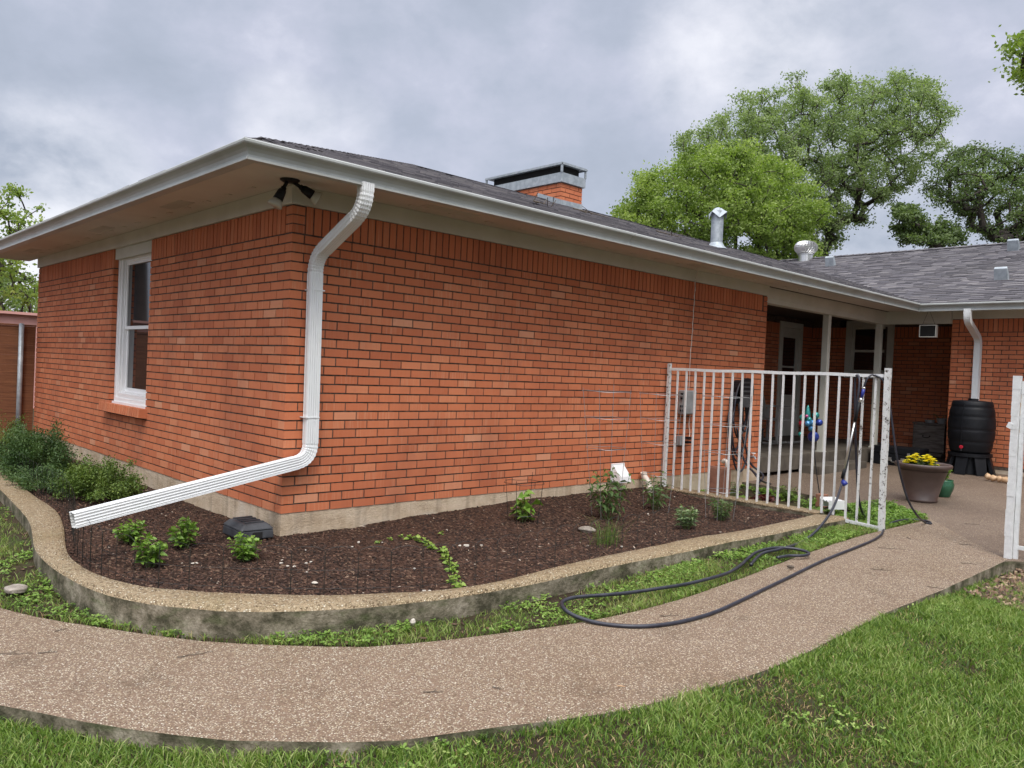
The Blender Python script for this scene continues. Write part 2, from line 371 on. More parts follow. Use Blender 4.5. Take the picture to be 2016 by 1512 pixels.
M_winwhite = simple('window_vinyl', (.78, .78, .78), (.84, .84, .84), 4, .35)
def f_chippy(N, b, t):
    co = coords(N); n = N.noise(co, 34, 6, .72); c = N.ramp(n, [(.0, (.02, .015, .012)), (.30, (.05, .03, .02)), (.32, (.60, .61, .61)), (.7, (.74, .75, .75))])
    n2 = N.noise(co, 7, 4); c = N.mix(N.math('MULTIPLY', N.math('SUBTRACT', n2, .5, clamp=True), 1.2, clamp=True), c, (.45, .42, .37))
    t.links.new(c, b.inputs['Base Color']); setbump(N, b, n, .002)
M_iron = mat('chipped_white_iron', fn=f_chippy, rough=.55)
def f_chippy2(N, b, t):
    co = coords(N); n = N.noise(co, 26, 6, .75); c = N.ramp(n, [(.0, (.015, .013, .012)), (.405, (.05, .035, .028)), (.43, (.58, .59, .58)), (.8, (.70, .71, .71))])
    t.links.new(c, b.inputs['Base Color']); setbump(N, b, n, .003)
M_ironrust = mat('peeling_white_iron', fn=f_chippy2, rough=.6)
M_blackp = simple('black_plastic', (.005, .006, .008), (.010, .011, .014), 5, .5, spec=.25)
M_bait = simple('weathered_black_plastic', (.025, .026, .030), (.055, .058, .064), 9, .55)
M_hose = simple('hose_rubber', (.014, .015, .024), (.035, .036, .050), 12, .38)
M_galv = simple('galvanized', (.30, .34, .37), (.42, .46, .49), 14, .5, 0, metal=.3, detail=3)
M_steel = mat('bare_steel', (.62, .62, .60), .3, .9)
M_wire = mat('cage_wire', (.30, .31, .31), .45, .6)
M_wired = mat('dark_wire', (.010, .012, .010), .5)
M_alu = mat('turbine_aluminium', (.74, .74, .73), .28, .85)
M_blue = mat('blue_plastic', (.02, .035, .24), .35)
M_pvc = simple('pvc', (.55, .47, .40), (.68, .62, .55), 12, .4)
M_beige = simple('grey_box_plastic', (.20, .205, .21), (.28, .285, .29), 9, .5)
M_copper = simple('brown_pot', (.085, .058, .050), (.115, .080, .068), 5, .42)
M_greenpot = simple('green_glaze', (.02, .085, .045), (.035, .13, .07), 6, .25)
M_dark = mat('dark_interior', (.012, .011, .010), .9)
M_ceil = simple('porch_ceiling', (.045, .04, .035), (.07, .062, .055), 3, .8)  # near-black colour deepens the shade under the porch roof
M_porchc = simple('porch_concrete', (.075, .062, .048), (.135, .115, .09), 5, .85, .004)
M_cedar = simple('fence_wood', (.12, .042, .017), (.24, .095, .040), 5, .8, .004, stretch=(.5, 4, 14))
M_pine = simple('pine_board', (.52, .30, .12), (.62, .38, .17), 6, .7, stretch=(6, 6, 1))
M_oldwood = simple('old_box_wood', (.075, .062, .055), (.17, .15, .135), 10, .85, .003, stretch=(.6, .6, 5))
M_pink = simple('pink_stucco', (.50, .255, .215), (.58, .31, .27), 2, .85)
M_stone = simple('pale_stone', (.42, .38, .32), (.62, .57, .50), 25, .9, .003)
M_rock = simple('field_rock', (.20, .17, .14), (.40, .35, .30), 12, .9, .012)
M_litter = foliage('dead_leaf', [(0, (.05, .028, .018)), (.5, (.13, .075, .048)), (.8, (.26, .16, .10)), (1, (.45, .33, .22))], .1)
M_brownslab = simple('brown_block', (.22, .10, .065), (.32, .155, .10), 14, .85, .004)
M_string = mat('white_cord', (.66, .60, .54), .7)
M_tan = simple('tan_rawhide', (.45, .27, .14), (.66, .46, .28), 14, .6, .006)
def f_glass(N, b, t):
    b.inputs['Base Color'].default_value = (.012, .014, .016, 1); b.inputs['Roughness'].default_value = .03
    b.inputs['Specular IOR Level'].default_value = .9
M_glass = mat('window_glass', fn=f_glass)
M_bulb = mat('bulb_glass', (.45, .45, .38), .25)
def f_shingle(N, b, t):
    co = coords(N); r = rattr(N)
    c = N.ramp(r, [(0, (.060, .056, .066)), (.3, (.095, .089, .10)), (.6, (.135, .126, .138)), (.85, (.17, .16, .165)), (1, (.205, .19, .19))])
    g = N.noise(co, 260, 3, .8); c = N.mix(N.math('MULTIPLY', N.math('SUBTRACT', g, .45, clamp=True), 1.6, clamp=True), c, (.26, .25, .26))
    bg = N.noise(co, .9, 4); c = N.mix(N.math('MULTIPLY', N.math('SUBTRACT', bg, .45, clamp=True), 1.6, clamp=True), c, (.085, .08, .085))
    t.links.new(c, b.inputs['Base Color']); setbump(N, b, g, .003)
M_shingle = mat('asphalt_shingle', fn=f_shingle, rough=.9, spec=.25)
# ================================================================ THE HOUSE
ZB = 0.406; H = 2.27; ZT = ZB+H; RP = 0.0688; NR = 30; PIT = 0.3292
SOF = 2.81; X1, X2, X3, YB, WY = 6.86, 11.0, 12.5, 2.1, 7.27
house = empty('brick_house', (0, 0, 0), 'orange-red brick ranch house with grey shingle roof and white gutters', 'house')
def bricks(mb, O, u, n, L, wins=(), soldier=True, rows=NR, off=0, depth=.095, zb=ZB, corner0=True, corner1=False):
    O = Vector((*O, 0)); u = Vector((*u, 0)); n = Vector((*n, 0)); J = .0115
    def put(s0, s1, z0, z1, a=None):
        for (w0, w1, v0, v1) in wins:
            if s1 > w0+1e-4 and s0 < w1-1e-4 and z1 > v0+.012 and z0 < v1-.012:
                if s0 < w0-.02: put(s0, w0-.001, z0, z1, a)
                if s1 > w1+.02: put(w1+.001, s1, z0, z1, a)
                return
        e = ru(-.0012, .0018); t = ru(-.0007, .0007)
        c = O+u*((s0+s1)/2)+n*(e-depth/2)+Vector((0, 0, (z0+z1)/2+t))
        mb.obox(c, u*(s1-s0)/2, n*depth/2, Vector((0, 0, (z1-z0)/2)), 0, a)
    for r in range(rows):
        z0 = zb+r*RP+.002; z1 = z0+RP-.0118
        s = 0.0 if (r+off) % 2 == 0 else -.1015
        while s < L-.01:
            s1 = s+.203; a0 = max(s, 0); a1 = min(s1, L)
            if a1-a0 > .03: put(a0+(.0 if a0 == 0 else J/2), a1-(J/2 if a1 < L else 0), z0+ru(-.0006, .0006), z1)
            s = s1
    if soldier:
        z0 = zb+rows*RP+.003; s = 0.0
        if corner0:
            for k in range(3): put(0, .1, z0+k*RP*.97, z0+k*RP*.97+RP-J)
            s = .1+J
        e = L-(.1 if corner1 else 0)
        while s < e-.03: put(s, min(s+.0567, e), z0, ZT-.004, rnd()*.62); s += .0677
        if corner1:
            for k in range(3): put(e+J, L, z0+k*RP*.97, z0+k*RP*.97+RP-J)
mb = MB(); WIN = (2.885, 4.03, .995, 2.80)
bricks(mb, (0, 0), (1, 0), (0, -1), X1, off=0, corner1=True)                       # long wall facing the bed
bricks(mb, (0, 0.0), (0, 1), (-1, 0), WY, wins=[WIN], off=1, corner1=True)         # end wall with the window
bricks(mb, (X2, -.94), (0, -1), (-1, 0), 8, off=0)                                 # wing wall beside the barrel
bricks(mb, (X3, YB), (0, -1), (-1, 0), YB+.94, wins=[(YB-1.40, YB-.54, 1.74, 2.80)], off=0, corner0=False)
bricks(mb, (X1, YB), (1, 0), (0, -1), X3-X1, wins=[(4.3, 5.2, .3, 2.72)], corner0=False)
bricks(mb, (X1, YB), (0, -1), (1, 0), YB, corner0=False, off=1)
bricks(mb, (X2, -.94), (1, 0), (0, 1), X3-X2, off=1)
bricks(mb, (0, WY), (1, 0), (0, 1), 10, off=0)
# mortar, its raked face 8 mm behind the bricks
R_ = .0065
mb.box(R_, X1-R_, R_, .2, ZB, ZT, 1)
mb.box(R_, .2, .2, WIN[0]-.012, ZB, ZT, 1); mb.box(R_, .2, WIN[1]+.012, WY-R_, ZB, ZT, 1); mb.box(R_, .2, WIN[0], WIN[1], ZB, WIN[2]-.05, 1)
mb.box(X2+R_, X2+.2, -9, -.94-R_, ZB-.05, ZT, 1); mb.box(X2+.2, X3, -1.2, -.94-R_, ZB-.05, ZT, 1)
mb.box(X3+R_, X3+.2, -.94, YB-1.41, ZB-.05, 2.8, 1); mb.box(X3+R_, X3+.2, YB-.53, YB+R_-.0005, ZB-.05, 2.799, 1); mb.box(X3+R_, X3+.2, YB-1.40, YB-.54, ZB-.05, 1.70, 1)
mb.box(X1-.2, X1-R_, .2, YB+.2, ZB, ZT, 1); mb.box(X1-.2+.19, X1+4.3, YB+R_, YB+.2, ZB, 2.8, 1); mb.box(X1+5.2, X3+.2, YB+R_, YB+.2, ZB, 2.8, 1); mb.box(X1+4.3, X1+5.2, YB+R_, YB+.2, 2.72, 2.8, 1)
mb.box(.2, 10, WY-.2, WY-R_, ZB, ZT, 1)
mb.build('brick_wall', [M_brick, M_mortar], house)
# rowlock sill of the end window
mb = MB(); y = 2.83
while y < 4.08:
    mb.obox((-.016, y+.031, .945), (.064, 0, -.006), (0, .0265, 0), (0.004, 0, .046), 0, rnd()*1.0); y += .0677
mb.box(-.06, .09, 2.84, 4.08, .912, .975, 1)
mb.build('window_sill', [M_brick, M_mortar], house, bevel=.003)

mb = MB()
mb.box(.006, X1-.004, .006, .3, -.1, ZB, 0); mb.box(.0065, .3, .3, WY-.004, -.1, ZB-.001, 0)
fo = mb.build('foundation', M_conc, house)
mb = MB(); mb.box(X2+.01, X2+.3, -9, -.95, 0, ZB-.035, 0); mb.build('foundation', M_conc, house)
# ---- end window
wf = MB()
y0, y1, z0, z1 = WIN[0]+.004, WIN[1]-.004, 1.0, SOF-.14
def ring(mb, x0, x1, ya, yb, za, zb_, t, m=0):
    mb.box(x0, x1, ya, ya+t, za, zb_, m); mb.box(x0, x1, yb-t, yb, za, zb_, m)
    mb.box(x0, x1, ya+t, yb-t, za, za+t, m); mb.box(x0, x1, ya+t, yb-t, zb_-t, zb_, m)
ring(wf, .050, .15, y0, y1, z0, 2.66, .055); ring(wf, .062, .15, y0+.055, y1-.055, z0+.055, 2.605, .05); ring(wf, .085, .15, y0+.105, y1-.105, z0+.105, 2.555, .02)
win = wf.build('window', M_winwhite, house, bevel=.003)
mb = MB(); ring(mb, .10, .128, y0+.125, y1-.125, 1.80, 2.535, .035); mb.build('upper_sash', M_winwhite, win)
mb = MB(); ring(mb, .122, .15, y0+.125, y1-.125, 1.125, 1.85, .04); mb.build('lower_sash', M_winwhite, win)
mb = MB(); mb.box(.112, .116, y0+.15, y1-.15, 1.835, 2.51); mb.build('upper_pane', M_glass, win)
mb = MB(); mb.box(.134, .138, y0+.155, y1-.155, 1.155, 1.81); mb.build('lower_pane', M_glass, win)
mb = MB(); mb.box(.03, .105, y0, y1, .985, 1.012, 0); mb.build('sill_board', M_winwhite, win)

# ---- soffit, frieze, fascia
D = .58
mb = MB()
mb.box(-D, X1+5, -D, 0.0, SOF, SOF+.012); mb.box(-D, 0.0, 0, WY+D, SOF+.0005, SOF+.0125)
mb.box(X2-.58, X2, -9, -D, SOF+.0005, SOF+.0125)
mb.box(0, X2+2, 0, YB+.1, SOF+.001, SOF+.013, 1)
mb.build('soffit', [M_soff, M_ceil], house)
mb = MB()
mb.box(-.021, X1+.003, -.021, .06, ZT, SOF-.001); mb.box(-.0215, .06, .06, WY, ZT+.0005, SOF-.001)
mb.build('frieze_board', M_trim, house, bevel=.003); mb = MB(); mb.box(X2-.021, X2+.06, -9, -.943, ZT, SOF-.001)
mb.build('frieze_board', M_trim, house, bevel=.003); mb = MB(); mb.box(.015, .06, WIN[0], WIN[1], 2.56, ZT-.001)          # head casing dropping over the window
mb.build('head_casing', M_trim, win, bevel=.003)
mb = MB()
mb.box(X1+.003, X2-.08, .06, .20, 2.60, SOF-.001); mb.box(X1+.003, X2-.08, .045, .059, 2.66, SOF-.001)
mb.box(X2-.10, X2+.02, -.94, .20, 2.602, SOF-.0015)
mb.build('porch_beam', M_trim, house, bevel=.003)
mb = MB()
for (a, b_) in (((-D, -D), (10.42, -D)), ((-D, -D), (-D, WY+D)), ((10.42, -D), (10.42, -9))):
    x0, x1 = sorted((a[0], b_[0])); yy0, yy1 = sorted((a[1], b_[1]))
    if x0 == x1: x0 -= .012; x1 += .006
    else: yy0 -= .011; yy1 += .006
    mb = MB(); mb.box(x0, x1, yy0, yy1, 2.775, 2.872); mb.build('fascia', M_trim, house)
# soffit vent strips: eight small screened slots near the wall, and four louvred panels
sof_o = bpy.data.objects['soffit']
for k in range(18):
    x = .55+k*.405; mb = MB(); mb.obox((x, -.16, SOF-.002), (.042, .006, 0), (-.003, .018, 0), (0, 0, .003)); mb.build('round_vent', M_soff, sof_o)
for k in range(16): mb = MB(); mb.obox((-.16, .35+k*.41, SOF-.002), (.018, .003, 0), (0, .042, 0), (0, 0, .003)); mb.build('round_vent', M_soff, sof_o)
for (x, y, lx, ly) in ((1.27, -.26, .28, .06), (4.95, -.26, .28, .06), (-.26, 1.55, .06, .24), (-.26, 3.6, .06, .24), (-.28, 6.4, .06, .24)):
    mb = MB()
    mb.box(x-lx, x+lx, y-ly, y+ly, SOF-.004, SOF-.0005)
    n = 7
    for k in range(n):
        if lx > ly: yy = y-ly*.8+k*ly*1.6/(n-1); mb.box(x-lx*.92, x+lx*.92, yy-.003, yy+.003, SOF-.009, SOF-.0045)
        else: xx = x-lx*.8+k*lx*1.6/(n-1); mb.box(xx-.003, xx+.003, y-ly*.92, y+ly*.92, SOF-.009, SOF-.0045)
    mb.build('soffit_vent', M_soff, house)
# ---- gutter
prof = [(-.004, 2.757), (.078, 2.748), (.086, 2.750), (.086, 2.764), (.074, 2.768), (.072, 2.784), (.078, 2.804), (.092, 2.822), (.110, 2.834), (.122, 2.838), (.127, 2.846), (.127, 2.860), (.120, 2.867), (.112, 2.862), (.108, 2.846), (.004, 2.800)]
def path_at(off, z): return [(-D-off, WY+D+.1, z), (-D-off, -D-off, z), (10.42-off, -D-off, z), (10.42-off, -9, z)]
mb = MB()
L_ = [path_at(*p) for p in prof]; n = len(prof)
vs = [L_[i][k] for k in range(4) for i in range(n)]
fs = [(k*n+i, k*n+(i+1) % n, (k+1)*n+(i+1) % n, (k+1)*n+i) for k in range(3) for i in range(n)]
mb.add(vs, fs)
# seam straps at the mitres and joints
gut = mb.build('gutter', M_gut, house)
def seam(x, y, ax):
    mb = MB()
    for i in range(2, 12):
        o0, z0_ = prof[i]; o1, z1_ = prof[i+1]
        if ax == 'x': a = (x, -D-o0-.0015, z0_); b_ = (x, -D-o1-.0015, z1_); mb.bar(a, b_, .003, .012, up=(1, 0, 0))
    mb.build('gutter_seam', M_gut, gut)
for x in (3.1, 6.2, 9.0): seam(x, 0, 'x')
mb = MB(); mb.tube([(-D-o-.001, -D-o-.001, z) for (o, z) in prof[2:13]], .003, 6); mb.build('gutter_seam', M_gut, gut)
mb = MB(); mb.tube([(10.42-o-.001, -D-o-.001, z) for (o, z) in prof[2:13]], .003, 6); mb.build('gutter_seam', M_gut, gut)

# ---- downspouts: a ribbed rectangular section swept along a path
def downspout(pts, wdir, name='downspout', w=.102, d=.078, mat_=None, crimp=()):
    """pts: centre line; wdir: direction of the wide face for each point"""
    mb = MB(); sec = []
    K = 5                                     # grooves on each wide face
    def face(sgn):
        r = []
        for k in range(K):
            c = (-.36+.72*k/(K-1))*w; g_ = .006*w/.1
            r += [(c-g_*1.25, .5*d), (c-g_*.5, .5*d-.003), (c+g_*.5, .5*d-.003), (c+g_*1.25, .5*d)]
        return [(a*sgn, b_*sgn) for a, b_ in r]
    rr = .012
    def arc(cx, cy, a0): return [(cx+rr*math.cos(a0+t*math.pi/6), cy+rr*math.sin(a0+t*math.pi/6)) for t in range(4)]
    top = face(1)
    sec = top + arc(w/2-rr, d/2-rr, math.pi/2)[::-1] + [(w/2-.003, .1*d), (w/2-.003, -.1*d)] + arc(w/2-rr, -d/2+rr, 0)[::-1] + [(a, b_) for a, b_ in face(-1)] + arc(-w/2+rr, -d/2+rr, -math.pi/2)[::-1] + [(-w/2+.003, -.1*d), (-w/2+.003, .1*d)] + arc(-w/2+rr, d/2-rr, math.pi)[::-1]
    m = len(sec); P = [Vector(p) for p in pts]
    for i, p in enumerate(P):
        t = (P[min(i+1, len(P)-1)]-P[max(i-1, 0)]).normalized(); wd = Vector(wdir[i] if isinstance(wdir, list) else wdir)
        wd = (wd-t*wd.dot(t)).normalized(); nd = t.cross(wd); k = crimp[i] if crimp else 1
        for a, b_ in sec: mb.v.append(tuple(p+wd*a*k+nd*b_*k))
    for i in range(len(P)-1):
        for k in range(m):
            a = i*m+k; b_ = i*m+(k+1) % m; mb.f.append((a, b_, b_+m, a+m)); mb.m.append(0); mb.a.append(.5)
    o = mb.build(name, mat_ or M_white, house)
    return o
def bend(a, c, b_, r, n=9):
    """points rounding the corner c between a and b, crimped alternately"""
    a, b_, c = Vector(a), Vector(b_), Vector(c); d1 = (a-c).normalized(); d2 = (b_-c).normalized()
    P = [];
    for k in range(n+1):
        t = k/n; P.append((1-t)**2*(c+d1*r)+2*t*(1-t)*c+t*t*(c+d2*r))
    return P
def spout(a_pts, radii, wdirs, name='downspout', **kw):
    pts, wd, cr = [Vector(a_pts[0])], [wdirs[0]], [1]
    for i in range(1, len(a_pts)-1):
        B = bend(a_pts[i-1], a_pts[i], a_pts[i+1], radii[i-1], 16)
        for k, p in enumerate(B):
            t = k/16; w0, w1 = Vector(wdirs[i-1]), Vector(wdirs[i])
            pts.append(p); wd.append(w0.lerp(w1, t)); cr.append(.93 if (k % 2 and 0 < k < 16) else 1)
    pts.append(Vector(a_pts[-1])); wd.append(wdirs[-1]); cr.append(1)
    return downspout(pts, wd, name, crimp=cr, **kw)
XS = .155; T0 = on(2, 2.765, 724, 364)
end = on(1, -.16, 143, 1024); elb = on(1, -.065, 612, 905)
ds1 = spout([(T0[0]-.01, -.632, 2.775), (T0[0]-.012, -.632, 2.60), (XS+.01, -.062, 2.30), (XS+.03, -.062, elb[2]+.005), tuple(end)], [.12, .12, .12],
      [(1, 0, 0), (1, 0, 0), (1, 0, 0), (0, 0, -1)], name='downspout')
for z in (1.12, 2.06): mb = MB(); mb.box(XS+.02-.0545, XS+.02+.0545, -.1035, -.003, z-.004, z+.004); mb.build('joint_band', M_white, ds1)
spout([(10.345, -1.352, 2.775), (10.345, -1.352, 2.60), (10.935, -1.342, 2.36), (10.93, -1.342, 1.40)], [.1, .1], [(0, 1, 0)]*3, name='downspout')

# ---- roof
EA = -.665; RZ = 2.86+PIT*(3.635+.7)
zf = lambda y: 2.86+PIT*(y+.7)
SL = math.sqrt(1+PIT*PIT); EXP = .1355/SL
def shingles(mb, plane, t0, t1, lim, step=EXP):
    """plane(s,t,h)->xyz; t horizontal run up the slope; lim(t)->(s0,s1)"""
    t = t0; k = 0
    while t < t1-.01:
        te = min(t+step*1.12, t1); s0, s1 = lim(t+step*.3); s = s0-rnd()*.2; 
        while s < s1:
            L = ru(.11, .30); a = max(s, s0); b_ = min(s+L-.003, s1)
            if b_-a > .01:
                h = .010+(.009 if rnd() < .45 else 0)+ru(0, .003)
                P = [plane(a, t, 0), plane(b_, t, 0), plane(a, t, h), plane(b_, t, h), plane(a, te, .001), plane(b_, te, .001)]
                mb.add(P, [(0, 1, 3, 2), (2, 3, 5, 4), (0, 2, 4), (1, 5, 3)], 0)
            s += L
        t += step; k += 1
mb = MB()
shingles(mb, lambda s, t, h: (s, t-.0, zf(t)+h), EA, 3.635, lambda t: (t, t+11.0))
shingles(mb, lambda s, t, h: (t, s, zf(t)+h), EA, 3.635, lambda t: (t, 7.27-t))
shingles(mb, lambda s, t, h: (t, s, 2.86+PIT*(t-10.3)+h), 10.335, 15.5, lambda t: (-8.5, (t-11.0) if t < 14.635 else 10))
# deck under the shingles and the unseen back slopes
mb.add([(EA, EA, zf(EA)-.006), (10.335, EA, zf(EA)-.006), (14.635, 3.635, RZ-.006), (3.635, 3.635, RZ-.006)], [(0, 1, 2, 3)])
mb.add([(EA, EA, zf(EA)-.006), (3.635, 3.635, RZ-.006), (EA, 7.27-EA, zf(EA)-.006)], [(0, 1, 2)])
mb.add([(EA, 7.27-EA, zf(EA)-.006), (3.635, 3.635, RZ-.006), (14.635, 3.635, RZ-.006), (10.335, 7.27-EA, zf(EA)-.006)], [(0, 1, 2, 3)])
RZ2 = 2.86+PIT*5.2
mb.add([(10.335, -8.5, zf(EA)-.006), (15.5, -8.5, RZ2-.006), (15.5, 12, RZ2-.006), (14.635, 12, RZ-.006), (14.635, 3.635, RZ-.006), (10.335, EA, zf(EA)-.006)], [(0, 1, 2, 3, 4, 5)])
mb.add([(15.5, -8.5, RZ2), (20.7, -8.5, 2.86), (20.7, 12, 2.86), (15.5, 12, RZ2)], [(0, 1, 2, 3)])
# hip and ridge caps
def caps(p, q, wid=.13):
    p, q = Vector(p), Vector(q); d = (q-p); L = d.length; d.normalize(); r = d.cross(Vector((0, 0, 1))).normalized(); s = 0
    while s < L:
        a = p+d*s; b_ = p+d*min(s+.2, L); dr = wid*.30
        u0 = Vector((0, 0, .028)); u1 = Vector((0, 0, .016)); dn = Vector((0, 0, -dr+.026)); dn1 = Vector((0, 0, -dr+.016))
        P = [a+r*wid+dn, a+u0, a-r*wid+dn, b_+r*wid+dn1, b_+u1, b_-r*wid+dn1, a+r*wid+dn-Vector((0, 0, .01)), a+u0-Vector((0, 0, .01)), a-r*wid+dn-Vector((0, 0, .01))]
        mb.add(P, [(0, 1, 4, 3), (1, 2, 5, 4), (6, 7, 1, 0), (7, 8, 2, 1)]); s += .145
caps((EA+.16, EA+.16, zf(EA+.16)), (3.635, 3.635, RZ)); caps((3.635, 3.635, RZ), (14.7, 3.635, RZ)); caps((EA, 7.27-EA, zf(EA)), (3.635, 3.635, RZ)); caps((15.5, -8.5, RZ2), (15.5, 12, RZ2), .16)
roof = mb.build('roof', M_shingle, house, norm=False)
mb = MB()       # drip edge
mb.box(-.668, 10.34, -.672, -.640, 2.866, 2.869); mb.build('drip_edge', M_galv, roof)
# vents
mb = MB(); b0 = (8.02, 1.56)
zb0 = zf(1.56)-.05; mb.lathe([(.092, 0), (.092, .62)], (*b0, zb0), 20); mb.lathe([(.17, .0), (.12, .05), (.095, .10)], (*b0, zb0+.03), 16)
vp = mb.build('vent_pipe', M_galv, roof, smooth=True)
mb = MB(); zc = zb0+.56      # star-folded cap
N_ = 8; ring_ = []
for k in range(N_):
    t = 2*math.pi*k/N_+math.radians(45); r = .135 if k % 2 == 0 else .165; z = -.06 if k % 2 == 0 else .035
    ring_.append((b0[0]+r*math.cos(t), b0[1]+r*math.sin(t), zc+z))
top_ = [(b0[0]+.055*math.cos(2*math.pi*k/N_+math.radians(45)), b0[1]+.055*math.sin(2*math.pi*k/N_+math.radians(45)), zc+.105) for k in range(N_)]
mb.add(ring_+top_+[(b0[0], b0[1], zc+.125)], [(k, (k+1) % N_, N_+(k+1) % N_, N_+k) for k in range(N_)]+[(N_+k, N_+(k+1) % N_, 2*N_) for k in range(N_)])
mb.build('vent_cap', M_galv, vp)
tb = on(1, 3.75, 1585, 524); tb = (float(tb[0]), 3.75, float(tb[2])+.10)
mb = MB(); mb.lathe([(.165, -.25), (.165, .16), (.185, .165), (.185, .18), (.13, .185)], tb, 24); tv = mb.build('turbine_vent', M_alu, roof, smooth=False)
mb = MB()
for k in range(22):
    a0 = 2*math.pi*k/22; P = []
    for j in range(9):
        ph = -1.25+2.5*j/8; r = .275*math.cos(ph)**.75; z = .34+.165*math.sin(ph); tw = a0+.35*math.sin(ph*.8)
        P.append((tb[0]+r*math.cos(tw), tb[1]+r*math.sin(tw), tb[2]+z)); P.append((tb[0]+(r*.86)*math.cos(tw+.24), tb[1]+(r*.86)*math.sin(tw+.24), tb[2]+z))
    mb.add(P, [(2*j, 2*j+1, 2*j+3, 2*j+2) for j in range(8)])
mb.lathe([(0, .515), (.07, .51), (.125, .492), (.12, .488)], tb, 18); mb.lathe([(.20, .19), (.205, .2), (.16, .205)], tb, 24)
mb.build('turbine_head', M_alu, tv)
for (x, y) in ((14.35, 2.62), (14.721, -.796), (11.951, -1.371)):
    z = 2.86+PIT*(x-10.3); mb = MB(); u_ = Vector((1, 0, PIT)).normalized(); nn_ = Vector((-PIT, 0, 1)).normalized(); c = Vector((x, y, z))
    P = []
    for s in (-1, 1):
        P += [c+u_*-.16+Vector((0, s*.100, 0))+nn_*.002, c+u_*-.155+Vector((0, s*.097, 0))+nn_*.20, c+u_*-.12+Vector((0, s*.09, 0))+nn_*.225, c+u_*-.08+Vector((0, s*.09, 0))+nn_*.20, c+u_*-.05+Vector((0, s*.1, 0))+nn_*.002]
    mb.add(P, [(0, 1, 6, 5), (1, 2, 7, 6), (2, 3, 8, 7), (3, 4, 9, 8), (4, 3, 2, 1, 0), (5, 6, 7, 8, 9)])
    mb.build('roof_vent', M_galv, roof, bevel=.008)
# ---- chimney
cx0, cx1, cy0, cy1 = 6.17, 6.66, 3.2, 4.90
mb = MB()
zt0 = 4.50
def chim(mb):
    sub = MB()
    for (O, u, n, L, off) in (((cx0, cy0), (1, 0), (0, -1), cx1-cx0, 0), ((cx0, cy0), (0, 1), (-1, 0), cy1-cy0, 1)):
        bricks(mb, O, u, n, L, off=off, zb=zt0-.0688*11, rows=11, soldier=False, depth=.08)
    mb.box(cx0+.008, cx1, cy0+.008, cy1, 3.7, zt0-.004, 1)
chim(mb); ch = mb.build('chimney', [M_brick, M_mortar], house)
mb = MB()
mb.box(cx0-.035, cx1+.035, cy0-.035, cy1+.035, zt0+.002, zt0+.148); mb.box(cx0-.02, cx1+.02, cy0-.02, cy1+.02, zt0-.0, zt0+.152)
for (x, y) in ((cx0-.03, cy0-.03), (cx1+.03, cy0-.03), (cx0-.03, cy1+.03), (cx1+.03, cy1+.03)): mb.box(x-.014, x+.014, y-.014, y+.014, zt0+.148, zt0+.29)
mb.build('chimney_shroud', M_galv, ch)
mb = MB(); mb.box(cx0-.05, cx1+.05, cy0-.05, cy1+.05, zt0+.285, zt0+.302)
for (x, y) in ((cx0-.046, 0), (cx1+.046, 0)): mb.box(x-.004, x+.004, cy0-.05, cy1+.05, zt0+.268, zt0+.285)
mb.box(cx0-.05, cx1+.05, cy0-.05, cy0-.042, zt0+.268, zt0+.285); mb.build('chimney_lid', M_galv, ch)
mb = MB(); mb.box(cx0+.06, cx1-.03, cy0+.06, cy1-.06, zt0+.10, zt0+.2845); mb.build('dark_gap_block', M_dark, ch)  # dark block: shade of the open gap under the lid, put in as colour
mb = MB(); zz = zf(cy0)
P = [(cx0-.012, cy0-.012, zz-.02), (cx1+.012, cy0-.012, zz-.02), (cx1+.012, cy0-.012, zz+.095), (cx0-.012, cy0-.012, zz+.085)]
P2 = [(x, y+.006, z) for x, y, z in P]; mb.add(P+P2, [(0, 1, 2, 3), (4, 5, 6, 7), (3, 2, 6, 7), (0, 3, 7, 4), (1, 2, 6, 5)])
mb.add([(cx0-.012, cy0-.012, zz-.02), (cx0-.012, cy0+.5, zf(cy0+.5)-.02), (cx0-.012, cy0+.5, zf(cy0+.5)+.09), (cx0-.012, cy0-.012, zz+.085), (cx0-.006, cy0-.012, zz-.02), (cx0-.006, cy0+.5, zf(cy0+.5)-.02), (cx0-.006, cy0+.5, zf(cy0+.5)+.09), (cx0-.006, cy0-.012, zz+.085)], [(0, 1, 2, 3), (4, 5, 6, 7), (3, 2, 6, 7)])
mb.build('flashing', M_galv, ch)

# ---- porch
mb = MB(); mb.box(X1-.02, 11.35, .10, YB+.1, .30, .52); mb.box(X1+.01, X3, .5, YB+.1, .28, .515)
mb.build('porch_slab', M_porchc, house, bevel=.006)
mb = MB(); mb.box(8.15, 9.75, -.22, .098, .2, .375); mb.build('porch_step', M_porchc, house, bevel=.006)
for (x, y) in ((8.94, .15), (10.88, .15)):
    mb = MB(); mb.box(x-.047, x+.047, y-.047, y+.047, .521, 2.6); po = mb.build('porch_post', M_trim, house, bevel=.006)
    mb = MB(); mb.box(x-.06, x+.06, y-.06, y+.06, .5205, .535); mb.build('post_base', M_trim, po)
